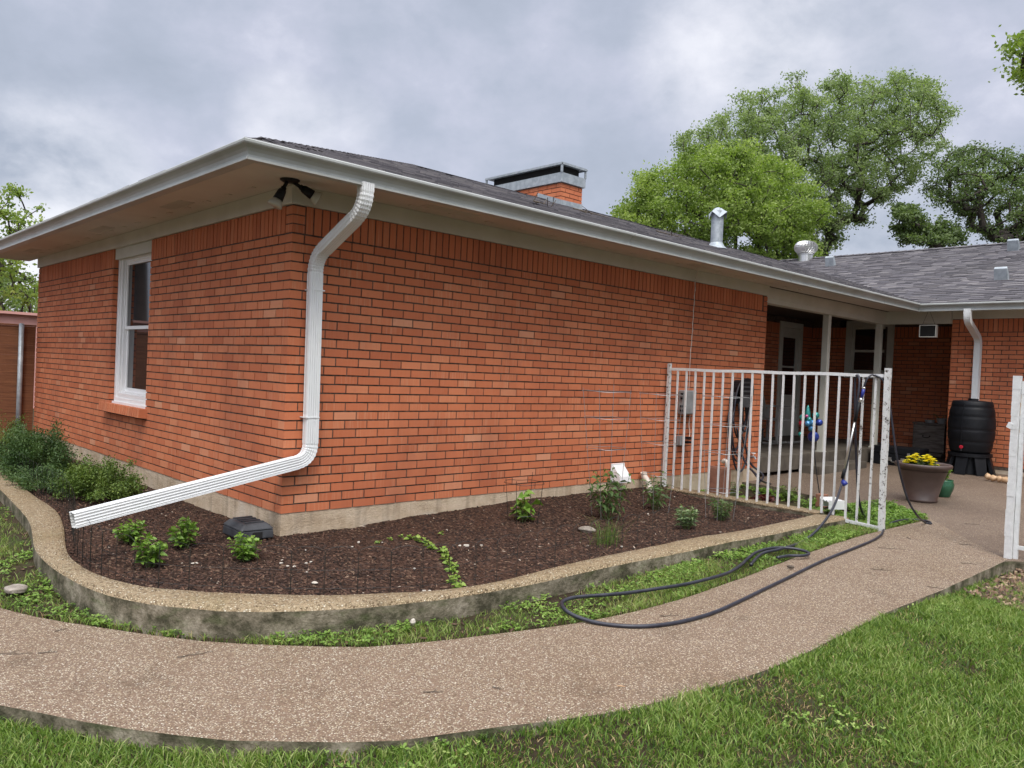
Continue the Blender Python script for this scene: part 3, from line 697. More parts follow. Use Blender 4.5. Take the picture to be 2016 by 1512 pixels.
# door on the porch's back wall
mb = MB(); dx0, dx1 = X1+4.3+.004, X1+5.2-.004; dy = YB
mb.box(dx0, dx0+.09, dy-.02, dy+.12, .525, 2.715); mb.box(dx1-.09, dx1, dy-.02, dy+.12, .525, 2.715); mb.box(dx0+.09, dx1-.09, dy-.02, dy+.12, 2.61, 2.715)
df = mb.build('door_frame', M_trim, house, bevel=.003)
mb = MB(); a, b_ = dx0+.095, dx1-.095
mb.box(a, a+.10, dy+.02, dy+.06, .53, 2.605); mb.box(b_-.10, b_, dy+.02, dy+.06, .53, 2.605)
mb.box(a+.1, b_-.1, dy+.02, dy+.06, .53, 1.32); mb.box(a+.1, b_-.1, dy+.02, dy+.06, 2.42, 2.605); mb.box(a+.1, b_-.1, dy+.025, dy+.055, 1.84, 1.875)
mb.build('door', M_trim, df)
mb = MB(); mb.box(a+.1, b_-.1, dy+.035, dy+.04, 1.32, 2.42); mb.build('door_glass', M_glass, df)
# porch window on the side wall
mb = MB(); ring(mb, X3-.03, X3+.1, YB-1.557+.02, YB-.72+0, 1.76, 2.79, .10)
wy0, wy1 = .54, 1.40
mb = MB(); ring(mb, X3-.025, X3+.1, wy0-.02, wy1+.02, 1.70, 2.80, .12); pw = mb.build('porch_window', M_trim, house, bevel=.003)
mb = MB(); ring(mb, X3+.02, X3+.06, wy0+.10, wy1-.10, 1.82, 2.68, .04); mb.box(X3+.015, X3+.06, wy0+.14, wy1-.14, 2.20, 2.245); mb.build('sash', M_trim, pw)
mb = MB(); mb.box(X3+.035, X3+.04, wy0+.13, wy1-.13, 1.85, 2.65); mb.build('pane', M_glass, pw)
# near-black boxes behind the glass: the unlit rooms' shade put into colour
for b6 in ((.3, 2.5, 2.2, 4.8, .5, 2.7), (X3+.2, X3+2, .2, 1.9, 1, 2.8), (X1+4, X1+5.3, YB+.25, YB+2, .53, 2.8)):
    mb = MB(); mb.box(*b6); mb.build('dark_room_block', M_dark, house)

# ================================================================ GROUND
Pin = [gp(*q) for q in [(0, 1197), (200, 1235), (400, 1262), (650, 1273), (800, 1268), (1000, 1245), (1200, 1215), (1400, 1160), (1600, 1085), (1725, 1047), (1832, 1022)]]
Pout = [gp(*q) for q in [(0, 1388), (159, 1420), (317, 1444), (437, 1457), (595, 1461), (800, 1457), (938, 1437), (1097, 1417), (1255, 1393), (1374, 1360), (1500, 1322), (1616, 1271), (1684, 1237), (1751, 1203), (1819, 1176), (1860, 1159), (1982, 1103)]]
Pin2 = [(-2.35, 9), (-2.25, 3), (-2.1, .8)]+[(p[0], p[1]) for p in Pin]
Pout2 = [(-3.6, 9), (-3.5, 3), (-3.2, .6), (-2.72, -.8)]+[(p[0], p[1]) for p in Pout]
Pin2 = [tuple(p) for p in resample(Pin2, 90)]; Pout2 = [tuple(p) for p in resample(Pout2, 90)]
# small irregularities of a hand-cast edge
Pin2 = [(x+ru(-.006, .006), y+ru(-.006, .006)) for x, y in Pin2]; Pout2 = [(x+ru(-.004, .004), y+ru(-.004, .004)) for x, y in Pout2]
mb = MB(); n = 90
va = [(x, y, PZ(x)) for x, y in Pin2]+[(x, y, PZ(x)) for x, y in Pout2]; vb = [(x, y, z-.14) for x, y, z in va]
mb.add(va+vb, [(i, i+1, n+i+1, n+i) for i in range(n-1)], 0)
mb.add(va+vb, [(i, i+1, 2*n+i+1, 2*n+i) for i in range(n-1)]+[(n+i, n+i+1, 3*n+i+1, 3*n+i) for i in range(n-1)]+[(n-1, 2*n-1, 4*n-1, 3*n-1)], 1)
# walk beyond the gate
xg = Pin2[-1][0]
tag(mb.build('path', [M_path, M_pside]), kind='structure')
patio = [(6.88, .30), (6.45, .12), (6.46, -.41), (6.16, -1.157), (5.62, -1.62), (6.2, -1.655), (6.55, -1.682), (6.216, -2.138), (5.874, -2.44), (5.6, -2.50), (4.25, -3.50), (4.40, -3.56), (4.5, -3.66), (5.2, -4.3), (6.7, -4.4), (6.8, -9), (11.2, -9), (12.6, -.9), (12.6, .6)]
mb = MB(); mb.prism(patio, lambda x, y: PZ(x)-.16, lambda x, y: PZ(x)-.004, 0, 1); tag(mb.build('patio', [M_patio, M_pside]), kind='structure')

PO = [(x, y) for x, y in [(-1.05, 7.3), (-1.1, 5), (-1.215, 2.889), (-1.326, 1.35), (-1.52, .2), (-1.512, -.6), (-1.38, -1.17), (-.975, -1.63), (-.275, -1.945), (.385, -2.03), (1.83, -2.06), (4.07, -2.09), (4.80, -2.11)]]
PI = [(x, y) for x, y in [(-.88, 7.3), (-.92, 5), (-1.04, 2.7), (-1.07, 1.69), (-1.17, 1.03), (-1.385, .04), (-1.385, -.58), (-1.245, -1.0), (-.855, -1.38), (-.43, -1.69), (.12, -1.91), (1.0, -1.885), (2.16, -1.85), (3.6, -1.88), (4.60, -1.83)]]
PO = resample(PO, 120); PI = resample(PI, 120)
# pair the inner edge with the outer edge by nearest arclength fraction
tz = np.array([.287+.004*math.sin(i*.21)+.003*math.sin(i*.57) for i in range(120)])+rng.normal(0, .0012, 120)
planter = empty('planter_wall', (1.5, -1.97, 0), 'low curved retaining wall with pebble top and mossy side round the mulch bed', 'planter wall')
mb = MB(); top = [(*PO[i], tz[i]) for i in range(120)]+[(*PI[i], tz[i]) for i in range(120)]
e = [(*(PO[i]+(PI[i]-PO[i])*.02), tz[i]) for i in range(120)]
rim = [(PO[i][0], PO[i][1], tz[i]-.022) for i in range(120)]; rimi = [(PI[i][0], PI[i][1], tz[i]-.02) for i in range(120)]
so_ = [(PO[i][0]+(PI[i][0]-PO[i][0])*.10, PO[i][1]+(PI[i][1]-PO[i][1])*.10, tz[i]) for i in range(120)]
si_ = [(PI[i][0]-(PI[i][0]-PO[i][0])*.10, PI[i][1]-(PI[i][1]-PO[i][1])*.10, tz[i]) for i in range(120)]
n = 120
mb.add(rim+so_+si_+rimi, [(k*n+i, k*n+i+1, (k+1)*n+i+1, (k+1)*n+i) for k in range(3) for i in range(n-1)])
mb.build('wall_top', M_cap, planter, smooth=True)
mb = MB(); bo = [(x, y, 0) for x, y, z in rim]; bi = [(x, y, 0) for x, y, z in rimi]
mb.add(rim+bo, [(i, i+1, n+i+1, n+i) for i in range(n-1)]); mb.add(rimi+bi, [(i, i+1, n+i+1, n+i) for i in range(n-1)])
mb.add([rim[-1], rimi[-1], bi[-1], bo[-1]], [(0, 1, 2, 3)])
mb.build('wall_side', M_pside, planter)
ew = empty('end_wall', (4.7, -1, 0), 'short pebble-topped cross wall under the white iron fence', 'planter wall')
mb = MB(); mb.box(4.602, 4.80, -1.86, -.012, .278, .300); mb.build('wall_top', M_cap, ew, bevel=.008)
mb = MB(); mb.box(4.606, 4.796, -1.86, -.012, 0, .2785); mb.build('wall_side', M_pside, ew)

# mulch bed
nx, ny = 190, 260
gx = np.linspace(-1.5, 4.75, nx); gy = np.linspace(-2.05, 7.2, ny); GX, GY = np.meshgrid(gx, gy)
def fbm(X, Y, s, seed, o=4):
    X = np.asarray(X, float); Y = np.asarray(Y, float); r = np.random.default_rng(seed); z = np.zeros_like(X)
    for k in range(o*3):
        a = r.uniform(0, 6.28); f = s*(1.7**(k/3)); z += np.sin((X*math.cos(a)+Y*math.sin(a))*f+r.uniform(0, 6.28))/(1.6**(k/3)*3)
    return z
def mulch_z(X, Y):
    dw = np.minimum(np.where(X > 0, -Y, 9), np.where(Y > 0, -X, 9)); dw = np.where((X <= 0) & (Y <= 0), np.hypot(X, Y), dw)
    near = np.exp(-np.clip(dw, 0, 9)/.35)
    rise = np.clip(X, 0, 2.3)/2.3
    return .245+.012*fbm(X, Y, 3, 3)+.005*fbm(X, Y, 14, 4)+near*(-.015+.085*rise)+.02*np.exp(-((X-1.2)**2+(Y+1.0)**2)/.6)
ZG = mulch_z(GX, GY)+rng.normal(0, .0025, GX.shape)
poly = [tuple((PO[i]+PI[i])/2) for i in range(120)]+[(4.7, -1.9), (4.7, .1), (.1, .1), (.1, 7.3)]
V = np.stack([GX.ravel(), GY.ravel(), ZG.ravel()], 1); idx = np.arange(nx*ny).reshape(ny, nx)
Q = np.stack([idx[:-1, :-1], idx[:-1, 1:], idx[1:, 1:], idx[1:, :-1]], -1).reshape(-1, 4)
cen = V[Q].mean(1); keep = inpoly(cen[:, 0], cen[:, 1], poly)
tag(rawmesh('mulch_bed', V, [Q[keep]], M_mulch, smooth=True), kind='structure')
# bark chips lying on it
def scatter_chips(name, N, poly, zfun, lmin, lmax, mat_, xr, yr, flat=.35, label='', cat='', hi=1.0):
    X = rng.uniform(*xr, N); Y = rng.uniform(*yr, N); k = inpoly(X, Y, poly); X, Y = X[k], Y[k]; N = len(X)
    Z = zfun(X, Y)+.003; L = rng.uniform(lmin, lmax, N)/2; Wd = L*rng.uniform(.25, .6, N); a = rng.uniform(0, 6.28, N); t = rng.normal(0, flat, N); t2 = rng.normal(0, flat, N)
    ux = np.stack([np.cos(a)*np.cos(t), np.sin(a)*np.cos(t), np.sin(t)], 1); vx = np.stack([-np.sin(a)*np.cos(t2), np.cos(a)*np.cos(t2), np.sin(t2)], 1)
    nz = np.cross(ux, vx); c = np.stack([X, Y, Z], 1); th = (L*.18)[:, None]
    V = np.stack([c-ux*L[:, None]-vx*Wd[:, None], c+ux*L[:, None]-vx*(Wd*.6)[:, None], c+ux*(L*.9)[:, None]+vx*Wd[:, None], c-ux*(L*.8)[:, None]+vx*(Wd*.8)[:, None]], 1)
    V = np.concatenate([V+nz[:, None]*th[:, None], V-nz[:, None]*th[:, None]], 1).reshape(-1, 3); b0 = np.arange(N)[:, None]*8
    Fq = np.concatenate([b0+np.array(f) for f in ((0, 1, 2, 3), (0, 4, 5, 1), (1, 5, 6, 2), (2, 6, 7, 3), (3, 7, 4, 0))])
    r = rng.uniform(0, hi, N); return rawmesh(name, V, [Fq], mat_, np.tile(r, 5))
polyin = [tuple(PI[i]) for i in range(120)]+[(4.59, -1.8), (4.59, 0), (0, 0), (0, 7.3)]
o = scatter_chips('bark_chips', 70000, polyin, mulch_z, .006, .026, M_chip, (-1.4, 4.6), (-1.95, 6.5)); tag(o, 'dark brown shredded bark chips covering the raised bed', 'bark mulch', kind='stuff')

# lawn soil sheet: one sheet to the horizon with finer relief near the house
def ctr(): return [((Pin2[i][0]+Pout2[i][0])/2, (Pin2[i][1]+Pout2[i][1])/2) for i in range(90)]
inner_poly = [(x, y) for x, y in ctr()]+[(6, -2.6), (12, -2.6), (12, 9), (-3, 9)]
def pzv(X): return .15+.0135*np.clip(X, -4, 14)
bed2 = [(4.79, -.0), (6.5, 0.1), (6.5, -.41), (6.2, -1.157), (5.65, -1.62), (5.5, -1.9), (4.79, -1.9)]
def ground_z(X, Y):
    ins = inpoly(X, Y, inner_poly); z = np.where(ins, pzv(X)-.005, pzv(X)-.012)
    z = z+.045*ins*np.clip((Y+.4)/.3, 0, 1)*(X < -1)*np.clip((X+1.85)/.3, 0, 1)
    tl = np.clip((-X-.2)/1.6, 0, 1)*(~ins); z = z-.055*tl
    tr = np.clip((X-2.0)/1.8, 0, 1)*(~ins); z = z-.08*tr
    z = np.where(inpoly(X, Y, bed2), .165, z)
    return z+.005*fbm(X, Y, 4, 9)
xs = np.concatenate([[-900, -300, -100, -40, -15, -8], np.arange(-5, 9, .06), [10, 14, 20, 40, 100, 300, 900]])
ys = np.concatenate([[-900, -300, -100, -40, -15, -9], np.arange(-6, 8.5, .06), [10, 14, 20, 40, 100, 300, 900]])
GX, GY = np.meshgrid(xs, ys); ZG = ground_z(GX, GY)
inside_house = (GX > .2) & (GY > .2) & (GX < 20) & (GY < 7); ZG = np.where(inside_house, 0.0, ZG)
pat = inpoly(GX, GY, patio); ZG = np.where(pat, -.05, ZG)
pmask = inpoly(GX, GY, [tuple(p) for p in Pin2]+[tuple(p) for p in Pout2[::-1]]); ZG = np.where(pmask, ZG-.13, ZG)
V = np.stack([GX.ravel(), GY.ravel(), ZG.ravel()], 1); ny, nx = GX.shape; idx = np.arange(nx*ny).reshape(ny, nx)
Q = np.stack([idx[:-1, :-1], idx[:-1, 1:], idx[1:, 1:], idx[1:, :-1]], -1).reshape(-1, 4)
tag(rawmesh('ground', V, [Q], M_soil, smooth=True), kind='structure')
# ================================================================ GRASS
def inview(X, Y, Z, m=60):
    p = np.stack([X-CC[0], Y-CC[1], Z-CC[2]], -1) @ RR
    d = -p[..., 2]; ok = d > .3; d = np.where(ok, d, 1)
    u = 1008+FPX*p[..., 0]/d; v = 756-FPX*p[..., 1]/d
    return (ok & (u > -m) & (u < 2016+m) & (v > -m) & (v < 1512+m*3)) | (rng.uniform(size=d.shape) < .38), d
def blades(name, X, Y, Z, hgt, wid, lean, r, mat_):
    N = len(X); a = rng.uniform(0, 6.28, N); b = rng.uniform(0, 6.28, N); base = np.stack([X, Y, Z-.004], 1)
    w_ = np.stack([np.cos(a), np.sin(a), np.zeros(N)], 1)*wid[:, None]/2
    l = np.stack([np.cos(b), np.sin(b), np.zeros(N)], 1)*(lean*hgt)[:, None]; up = np.array([0, 0, 1.0])*hgt[:, None]
    m1 = base+l*.22+up*.48; m2 = base+l*.58+up*.80; tip = base+l*1.05+up*.98
    V = np.stack([base-w_, base+w_, m1+w_*.95, m1-w_*.95, m2+w_*.6, m2-w_*.6, tip], 1).reshape(-1, 3); k = np.arange(N)[:, None]*7
    q = np.concatenate([k+np.array([0, 1, 2, 3]), k+np.array([3, 2, 4, 5])]); t = k+np.array([5, 4, 6])
    return rawmesh(name, V, [q, t], mat_, np.concatenate([r, r, r]))
outer_edge = [tuple(p) for p in Pout2]
lawn_poly = outer_edge+[(4.6, -3.62), (5.2, -4.3), (6.6, -4.5), (6.6, -8), (-6, -8), (-6, 6.8), (-3.62, 6.8)]
def lawn(N):
    n0 = int(N*.62); X = np.concatenate([rng.uniform(-4, 5.6, n0), rng.uniform(-6, 6.6, N-n0)]); Y = np.concatenate([rng.uniform(-5.6, 1.0, n0), rng.uniform(-8, 6.8, N-n0)]); k = inpoly(X, Y, lawn_poly); X, Y = X[k], Y[k]
    Z = ground_z(X, Y); v, d = inview(X, Y, Z, 120); X, Y, Z, d = X[v], Y[v], Z[v], d[v]
    patch = fbm(X, Y, 2.2, 21); p2 = fbm(X, Y, 7, 22)
    keep = rng.uniform(size=len(X)) < np.clip(.95+.35*patch+.4*p2, .15, 1)
    bare = (X > 3.0)*np.clip((X-3.1)/1.0, 0, 1)*np.clip((Y+4.1)/.5, 0, 1); keep &= rng.uniform(size=len(X)) > bare*.9
    X, Y, Z, patch, p2 = X[keep], Y[keep], Z[keep], patch[keep], p2[keep]; n = len(X)
    h = rng.uniform(.015, .044, n)*(1+.22*patch)*(1+.15*p2); r = np.clip(.48+.14*patch+.12*p2+rng.normal(0, .22, n), 0, .89)
    dead = rng.uniform(size=n) < np.clip(.10-.22*patch-.14*p2, .05, .5); r = np.where(dead, rng.uniform(.91, 1, n), r); h = np.where(dead, h*.6, h)
    return blades('lawn_grass', X, Y, Z, h, rng.uniform(.0028, .0062, n), rng.uniform(.1, 1.3, n)*np.where(dead, 1.9, 1), r, M_grass)
tag(lawn(1350000), 'green lawn of uneven mown grass below the curved walk', 'grass', kind='stuff')
verge_poly = [(x, y) for x, y in Pin2]+[tuple(p) for p in PO[::-1]]
def verge(N):
    X = rng.uniform(-2.6, 5.9, N); Y = rng.uniform(-2.6, 7, N); k = inpoly(X, Y, verge_poly); X, Y = X[k], Y[k]; Z = ground_z(X, Y)
    v, d = inview(X, Y, Z); X, Y, Z = X[v], Y[v], Z[v]
    p = fbm(X, Y, 3.0, 31); p2 = fbm(X, Y, 9, 32)
    left = np.clip((Y+.3)/.6, 0, 1)
    nearw = np.clip(1-np.min(np.hypot(X[:, None]-PO[None, ::2, 0], Y[:, None]-PO[None, ::2, 1]), axis=1)/.14, 0, 1)
    gap = np.exp(-((X-.75)/.5)**2)*(Y > -2.45)*.9
    keep = rng.uniform(size=len(X)) < np.clip(.95+.4*p+.4*p2-left*.72-nearw*.5-gap, .03, 1)
    X, Y, Z, p, p2 = X[keep], Y[keep], Z[keep], p[keep], p2[keep]; n = len(X)
    h = rng.uniform(.016, .044, n)*(1+.3*p); r = np.clip(.60+.15*p+.1*p2+rng.normal(0, .2, n), 0, .89); dead = rng.uniform(size=n) < .06; r = np.where(dead, .95, r)
    return blades('verge_grass', X, Y, Z, h, rng.uniform(.0022, .0045, n), rng.uniform(.2, 1.4, n), r, M_grass)
tag(verge(700000), 'bright grass and weeds in the strip between walk and planter wall', 'grass', kind='stuff')
def clover(name, N, poly, xr, yr, dens, label, size=(.006, .013), seed=41, zf_=None, mat_=None):
    X = rng.uniform(*xr, N); Y = rng.uniform(*yr, N); k = inpoly(X, Y, poly); X, Y = X[k], Y[k]; Z = (zf_ or ground_z)(X, Y)
    v, d = inview(X, Y, Z); X, Y, Z = X[v], Y[v], Z[v]; p = fbm(X, Y, 3.3, seed)+.6*fbm(X, Y, 10, seed+1)
    keep = rng.uniform(size=len(X)) < np.clip(dens(X, Y, p), 0, 1); X, Y, Z, p = X[keep], Y[keep], Z[keep], p[keep]; n = len(X)
    z = Z+rng.uniform(.008, .035, n); c = np.stack([X, Y, z], 1); r = np.clip(.5+.25*p+rng.normal(0, .2, n), 0, 1); V = []; F = []; A = []
    s = rng.uniform(*size, n); a = rng.uniform(0, 6.28, n)
    for j in range(3):
        b = a+j*2.094+rng.normal(0, .15, n); t = rng.normal(.25, .3, n)
        o = np.stack([np.cos(b)*np.cos(t), np.sin(b)*np.cos(t), np.sin(t)], 1)*s[:, None]; w_ = np.stack([-np.sin(b), np.cos(b), rng.normal(0, .2, n)], 1)*s[:, None]
        V.append(np.stack([c, c+o*.7+w_*.62, c+o*1.5+w_*.35, c+o*1.5-w_*.35, c+o*.7-w_*.62], 1)); A.append(r)
    V = np.concatenate(V).reshape(-1, 3); k = np.arange(3*n)[:, None]*5
    o = rawmesh(name, V, [k+np.array([0, 1, 2, 3, 4])], mat_ or M_clover, np.concatenate(A)); return tag(o, label, 'ground cover', kind='stuff')
clover('clover', 170000, verge_poly, (-2.6, 5.9), (-2.6, 3), lambda X, Y, p: .35+.8*p-np.clip((Y+.2)/.6, 0, 1)*.25-np.exp(-((X-.75)/.5)**2)*(Y > -2.45)*.6, 'small round clover leaves in the grass strip by the planter wall')
clover('lawn_clover', 60000, lawn_poly, (-4, 5.6), (-5.6, 1), lambda X, Y, p: .9*p-.42, 'scattered clover patches growing in the lawn', (.006, .012), 51)
clover('corner_weeds', 12000, [(4.8, -1.95), (5.6, -1.64), (6.2, -1.66), (6.5, -1.7), (6.2, -2.1), (5.85, -2.45), (4.8, -2.4)], (4.8, 6.6), (-2.5, -1.6), lambda X, Y, p: .5+.6*p, 'low weeds in the corner between gate post and patio', (.008, .018), 61)
clover('herb_carpet', 12000, bed2, (4.8, 6.5), (-1.9, 0), lambda X, Y, p: .15+1.1*p, 'low green herbs in the small bed behind the iron fence', (.008, .02), 66)
lit = scatter_chips('leaf_litter', 5000, [(3.3, -3.58), (4.4, -3.6), (5.0, -3.62), (5.3, -4.2), (5, -5), (3.0, -4.1)], lambda X, Y: ground_z(X, Y)+.012, .03, .075, M_litter, (2.9, 5.4), (-5, -3.5), .45)
tag(lit, 'brown fallen leaves lying by the open gate', 'leaf litter', kind='stuff')
sc = scatter_chips('yard_debris', 2600, verge_poly, lambda X, Y: ground_z(X, Y)+.006, .01, .04, M_litter, (-2.6, 5.9), (-2.6, 3), .3, hi=.8)
tag(sc, 'bits of dead leaf and bark lying in the grass strip', 'debris', kind='stuff')

# ================================================================ LEAFY THINGS
def leafmesh(name, C_, dirs, L, Wd, r, mat_, parent=None, droop=.25, nrm=None):
    """folded pointed leaves: C_ base points, dirs unit vectors"""
    N = len(C_); d = dirs/np.linalg.norm(dirs, axis=1)[:, None]; up = rng.normal(0, .45, (N, 3))+np.array([0, 0, 1.0]) if nrm is None else nrm
    s = np.cross(d, up); s /= np.maximum(np.linalg.norm(s, axis=1), 1e-6)[:, None]; n_ = np.cross(s, d)
    L = L[:, None]; W_ = Wd[:, None]/2; m = C_+d*L*.45; dz = np.array([0, 0, -1.0])*L*droop
    tip = C_+d*L+dz
    V = np.stack([C_, m+s*W_+n_*W_*.35+dz*.15, m+d*L*.28+s*W_*.62+n_*W_*.2+dz*.45, tip, m+d*L*.28-s*W_*.62+n_*W_*.2+dz*.45, m-s*W_+n_*W_*.35+dz*.15, m+dz*.15, m+d*L*.28+dz*.45-n_*W_*.1], 1).reshape(-1, 3)
    k = np.arange(N)[:, None]*8
    q = np.concatenate([k+np.array(f) for f in ((6, 1, 2, 7), (7, 4, 5, 6))]); t = np.concatenate([k+np.array(f) for f in ((0, 1, 6), (0, 6, 5), (7, 2, 3), (7, 3, 4))])
    return rawmesh(name, V, [q, t], mat_, np.concatenate([r]*6), parent)
def herb(kind, loc, label, cat, group, h, rad, nst, per, L, Wd, mat_, lean=.35, droop=.3, shape='round'):
    loc = np.array(loc, float); root = empty(kind, loc, label, cat, group); st = MB(); C_, D_ = [], []
    for i in range(nst):
        a = 6.28*i/nst+ru(-.4, .4); rr = rad*(rnd()**.6)*.8; hh = h*ru(.62, 1.0)*(1-.35*(rr/rad))
        p0 = loc+np.array([rr*.2*math.cos(a), rr*.2*math.sin(a), -.01]); p1 = loc+np.array([rr*math.cos(a), rr*math.sin(a), hh]); mid = (p0+p1)/2+np.array([math.cos(a), math.sin(a), 0])*rr*.12
        st.tube([p0, mid, p1], [.0035, .003, .0015], 5)
        for k in range(per):
            t = .22+.78*(k+rnd())/per; P = (1-t)**2*p0+2*t*(1-t)*mid+t*t*p1; b = k*2.4+ru(-.5, .5)
            el = .15+.9*t*t*rnd(); C_.append(P); D_.append([math.cos(b)*math.cos(el), math.sin(b)*math.cos(el), math.sin(el)])
    C_ = np.array(C_); D_ = np.array(D_); n = len(C_); sz = rng.uniform(.65, 1.1, n)
    st.build('stem', M_stem, root); hgt = (C_[:, 2]-loc[2])/h
    leafmesh('foliage', C_, D_, L*sz, Wd*sz, np.clip(.25+.5*hgt+rng.normal(0, .18, n), 0, 1), mat_, root, droop)
    return root
def mz(x, y): return float(mulch_z(np.array([x]), np.array([y]))[0])
G1 = 'basil plants at the left of the mulch bed'
for (x, y, h, r_, lab) in ((-.95, .27, .20, .12, 'wide leafy basil plant under the open end of the long downspout'), (-1.04, -.36, .25, .115, 'tallest basil plant, nearest the curve of the planter wall'),
                          (-.70, -.03, .22, .115, 'basil plant standing left of the black bait box'), (-.50, -.50, .21, .115, 'basil plant in front of the black bait box')):
    herb('basil_plant', (x, y, mz(x, y)), lab, 'plant', G1, h, r_, 11, 13, .062, .036, M_basil, droop=.35)
herb('squash_seedling', (1.90, -.60, mz(1.9, -.6)), 'broad-leaved young plant inside a short green wire cage by the wall', 'plant', None, .27, .11, 6, 6, .12, .085, M_basil, droop=.5)
G2 = 'tomato plants in the mulch bed'
herb('tomato_plant', (2.74, -.83, mz(2.7, -.8)), 'tall sprawling tomato plant inside the leftmost wire cage', 'plant', G2, .60, .25, 9, 17, .10, .034, M_tomato, droop=.7)
herb('tomato_plant', (3.52, -.78, mz(3.5, -.8)), 'bushy tomato plant beside the white pipe at the wall', 'plant', G2, .42, .19, 9, 15, .08, .024, M_tomato, droop=.6)
herb('pepper_plant', (2.98, -1.50, mz(3, -1.5)), 'grey-green narrow-leaved bush nearest the planter wall', 'plant', 'narrow-leaved bushes', .24, .13, 14, 18, .07, .018, M_pepper, droop=.3)
herb('pepper_plant', (3.60, -1.46, mz(3.6, -1.5)), 'darker feathery bush in the right-hand cage beside the cross wall', 'plant', 'narrow-leaved bushes', .24, .15, 14, 20, .05, .016, M_tomato, droop=.4)
herb('fern_plant', (5.15, -.55, .165), 'feathery green plant behind the brown block in the small bed', 'plant', None, .28, .20, 14, 20, .055, .014, M_tomato)
herb('herb_plant', (5.9, -.9, .165), 'round green herb clump in the small bed against the patio edge', 'plant', None, .20, .16, 14, 16, .05, .02, M_shrubL)
herb('herb_plant', (5.55, -1.35, .165), 'low herb clump beside the splash block', 'plant', None, .16, .16, 12, 14, .05, .02, M_clover)
herb('lettuce_plant', (5.3, -.95, .165), 'dark red lettuce in the small bed behind the fence', 'plant', None, .12, .20, 16, 8, .09, .06, M_red)
herb('weed_clump', (6.0, -1.95, .225), 'tall weeds in the corner beside the gate post', 'plant', 'weeds by the gate post', .12, .22, 14, 12, .05, .022, M_clover)
herb('weed_clump', (5.05, -2.12, .22), 'weeds growing under the last bars of the fence', 'plant', 'weeds by the gate post', .16, .2, 14, 14, .055, .02, M_clover)
# chives
root = empty('chive_clump', (1.9, -1.48, mz(1.9, -1.5)), 'thin grassy chive clump leaning in the mulch', 'plant')
n = 130; X = 1.93+rng.normal(0, .07, n); Y = -1.50+rng.normal(0, .05, n); o = blades('foliage', X, Y, mulch_z(X, Y), rng.uniform(.08, .24, n), np.full(n, .0024), rng.uniform(.1, 1.3, n), rng.uniform(.0, .4, n), M_clover)
o.parent = root; o.matrix_parent_inverse = world_mat(root).inverted()
# row of pale seedlings
line = resample([(*on(2, .27, u, v)[:2], 0) for u, v in [(805, 1062), (835, 1070), (865, 1090), (885, 1112), (893, 1135), (905, 1155)]], 15)
for i, p in enumerate(line):
    x, y = p[0]+ru(-.02, .02), p[1]+ru(-.02, .02)
    herb('seedling', (x, y, mz(x, y)), 'pale green seedling in the crooked row crossing the mulch', 'seedling', 'row of seedlings', .045, .03, 3, 4, .042, .030, M_vine)
for (u, v) in ((768, 1054), (790, 1050), (818, 1052), (870, 1046), (745, 1060)):
    p = on(2, .29, u, v); herb('seedling', (p[0], p[1], mz(p[0], p[1])), 'tiny seedling near the foundation right of the house corner', 'seedling', 'seedlings near the foundation', .03, .02, 3, 3, .03, .018, M_vine)

def shrub(kind, loc, label, group, R3, n, L, Wd, mat_, nst=26, cat='shrub', wild=.25):
    loc = np.array(loc, float); root = empty(kind, loc, label, cat, group); st = MB(); C_ = []; D_ = []; per = n//nst
    for i in range(nst):
        a = rnd()*6.28; el = math.asin(ru(.05, 1)); k = ru(.72, 1.0+wild*rnd())
        e = loc+np.array([R3[0]*math.cos(a)*math.cos(el)*k, R3[1]*math.sin(a)*math.cos(el)*k, R3[2]*math.sin(el)*k]); b0 = loc+np.array([R3[0]*.2*math.cos(a), R3[1]*.2*math.sin(a), 0]); m = (e+b0)/2+np.array([0, 0, .12*R3[2]])
        st.tube([b0, m, e], [.006, .004, .0015], 5)
        t = rng.beta(2.2, 1.1, per)[:, None]; P = (1-t)**2*b0+2*t*(1-t)*m+t*t*e+rng.normal(0, .10, (per, 3))*np.array(R3)*(.35+.55*t); C_.append(P)
        D_.append(rng.normal(0, 1, (per, 3))*.7+(e-b0)/np.linalg.norm(e-b0))
    C_ = np.concatenate(C_); D_ = np.concatenate(D_); C_[:, 2] = np.maximum(C_[:, 2], loc[2]+.01); N = len(C_); st.build('stem', M_stem, root)
    leafmesh('foliage', C_, D_, L*rng.uniform(.6, 1.2, N), Wd*rng.uniform(.6, 1.2, N), np.clip(rng.normal(.5, .2, N)+.15*np.sin(C_[:, 0]*14+C_[:, 2]*11), 0, 1), mat_, root, .2); return root
shrub('dark_shrub', (-.72, 3.95, .27), 'large dark feathery shrub filling the bed below the far end of the wall', None, (.36, .80, .42), 18000, .034, .013, M_shrubD, 80, wild=.5)
shrub('oregano_bush', (-.60, 2.22, .27), 'lighter small-leaved bush in front of the large dark shrub', None, (.34, .55, .30), 13000, .024, .015, M_shrubL, 55, wild=.3)
shrub('dark_shrub', (-.90, 2.85, .26), 'low dark ground-hugging shrub beside the planter wall', None, (.26, .55, .2), 4500, .028, .011, M_shrubD, 36, wild=.4)
shrub('dark_shrub', (-.80, 5.6, .27), 'pale wispy shrub in front of the wooden fence', None, (.4, .7, .55), 5000, .03, .012, M_shrubL, 40, wild=.5)

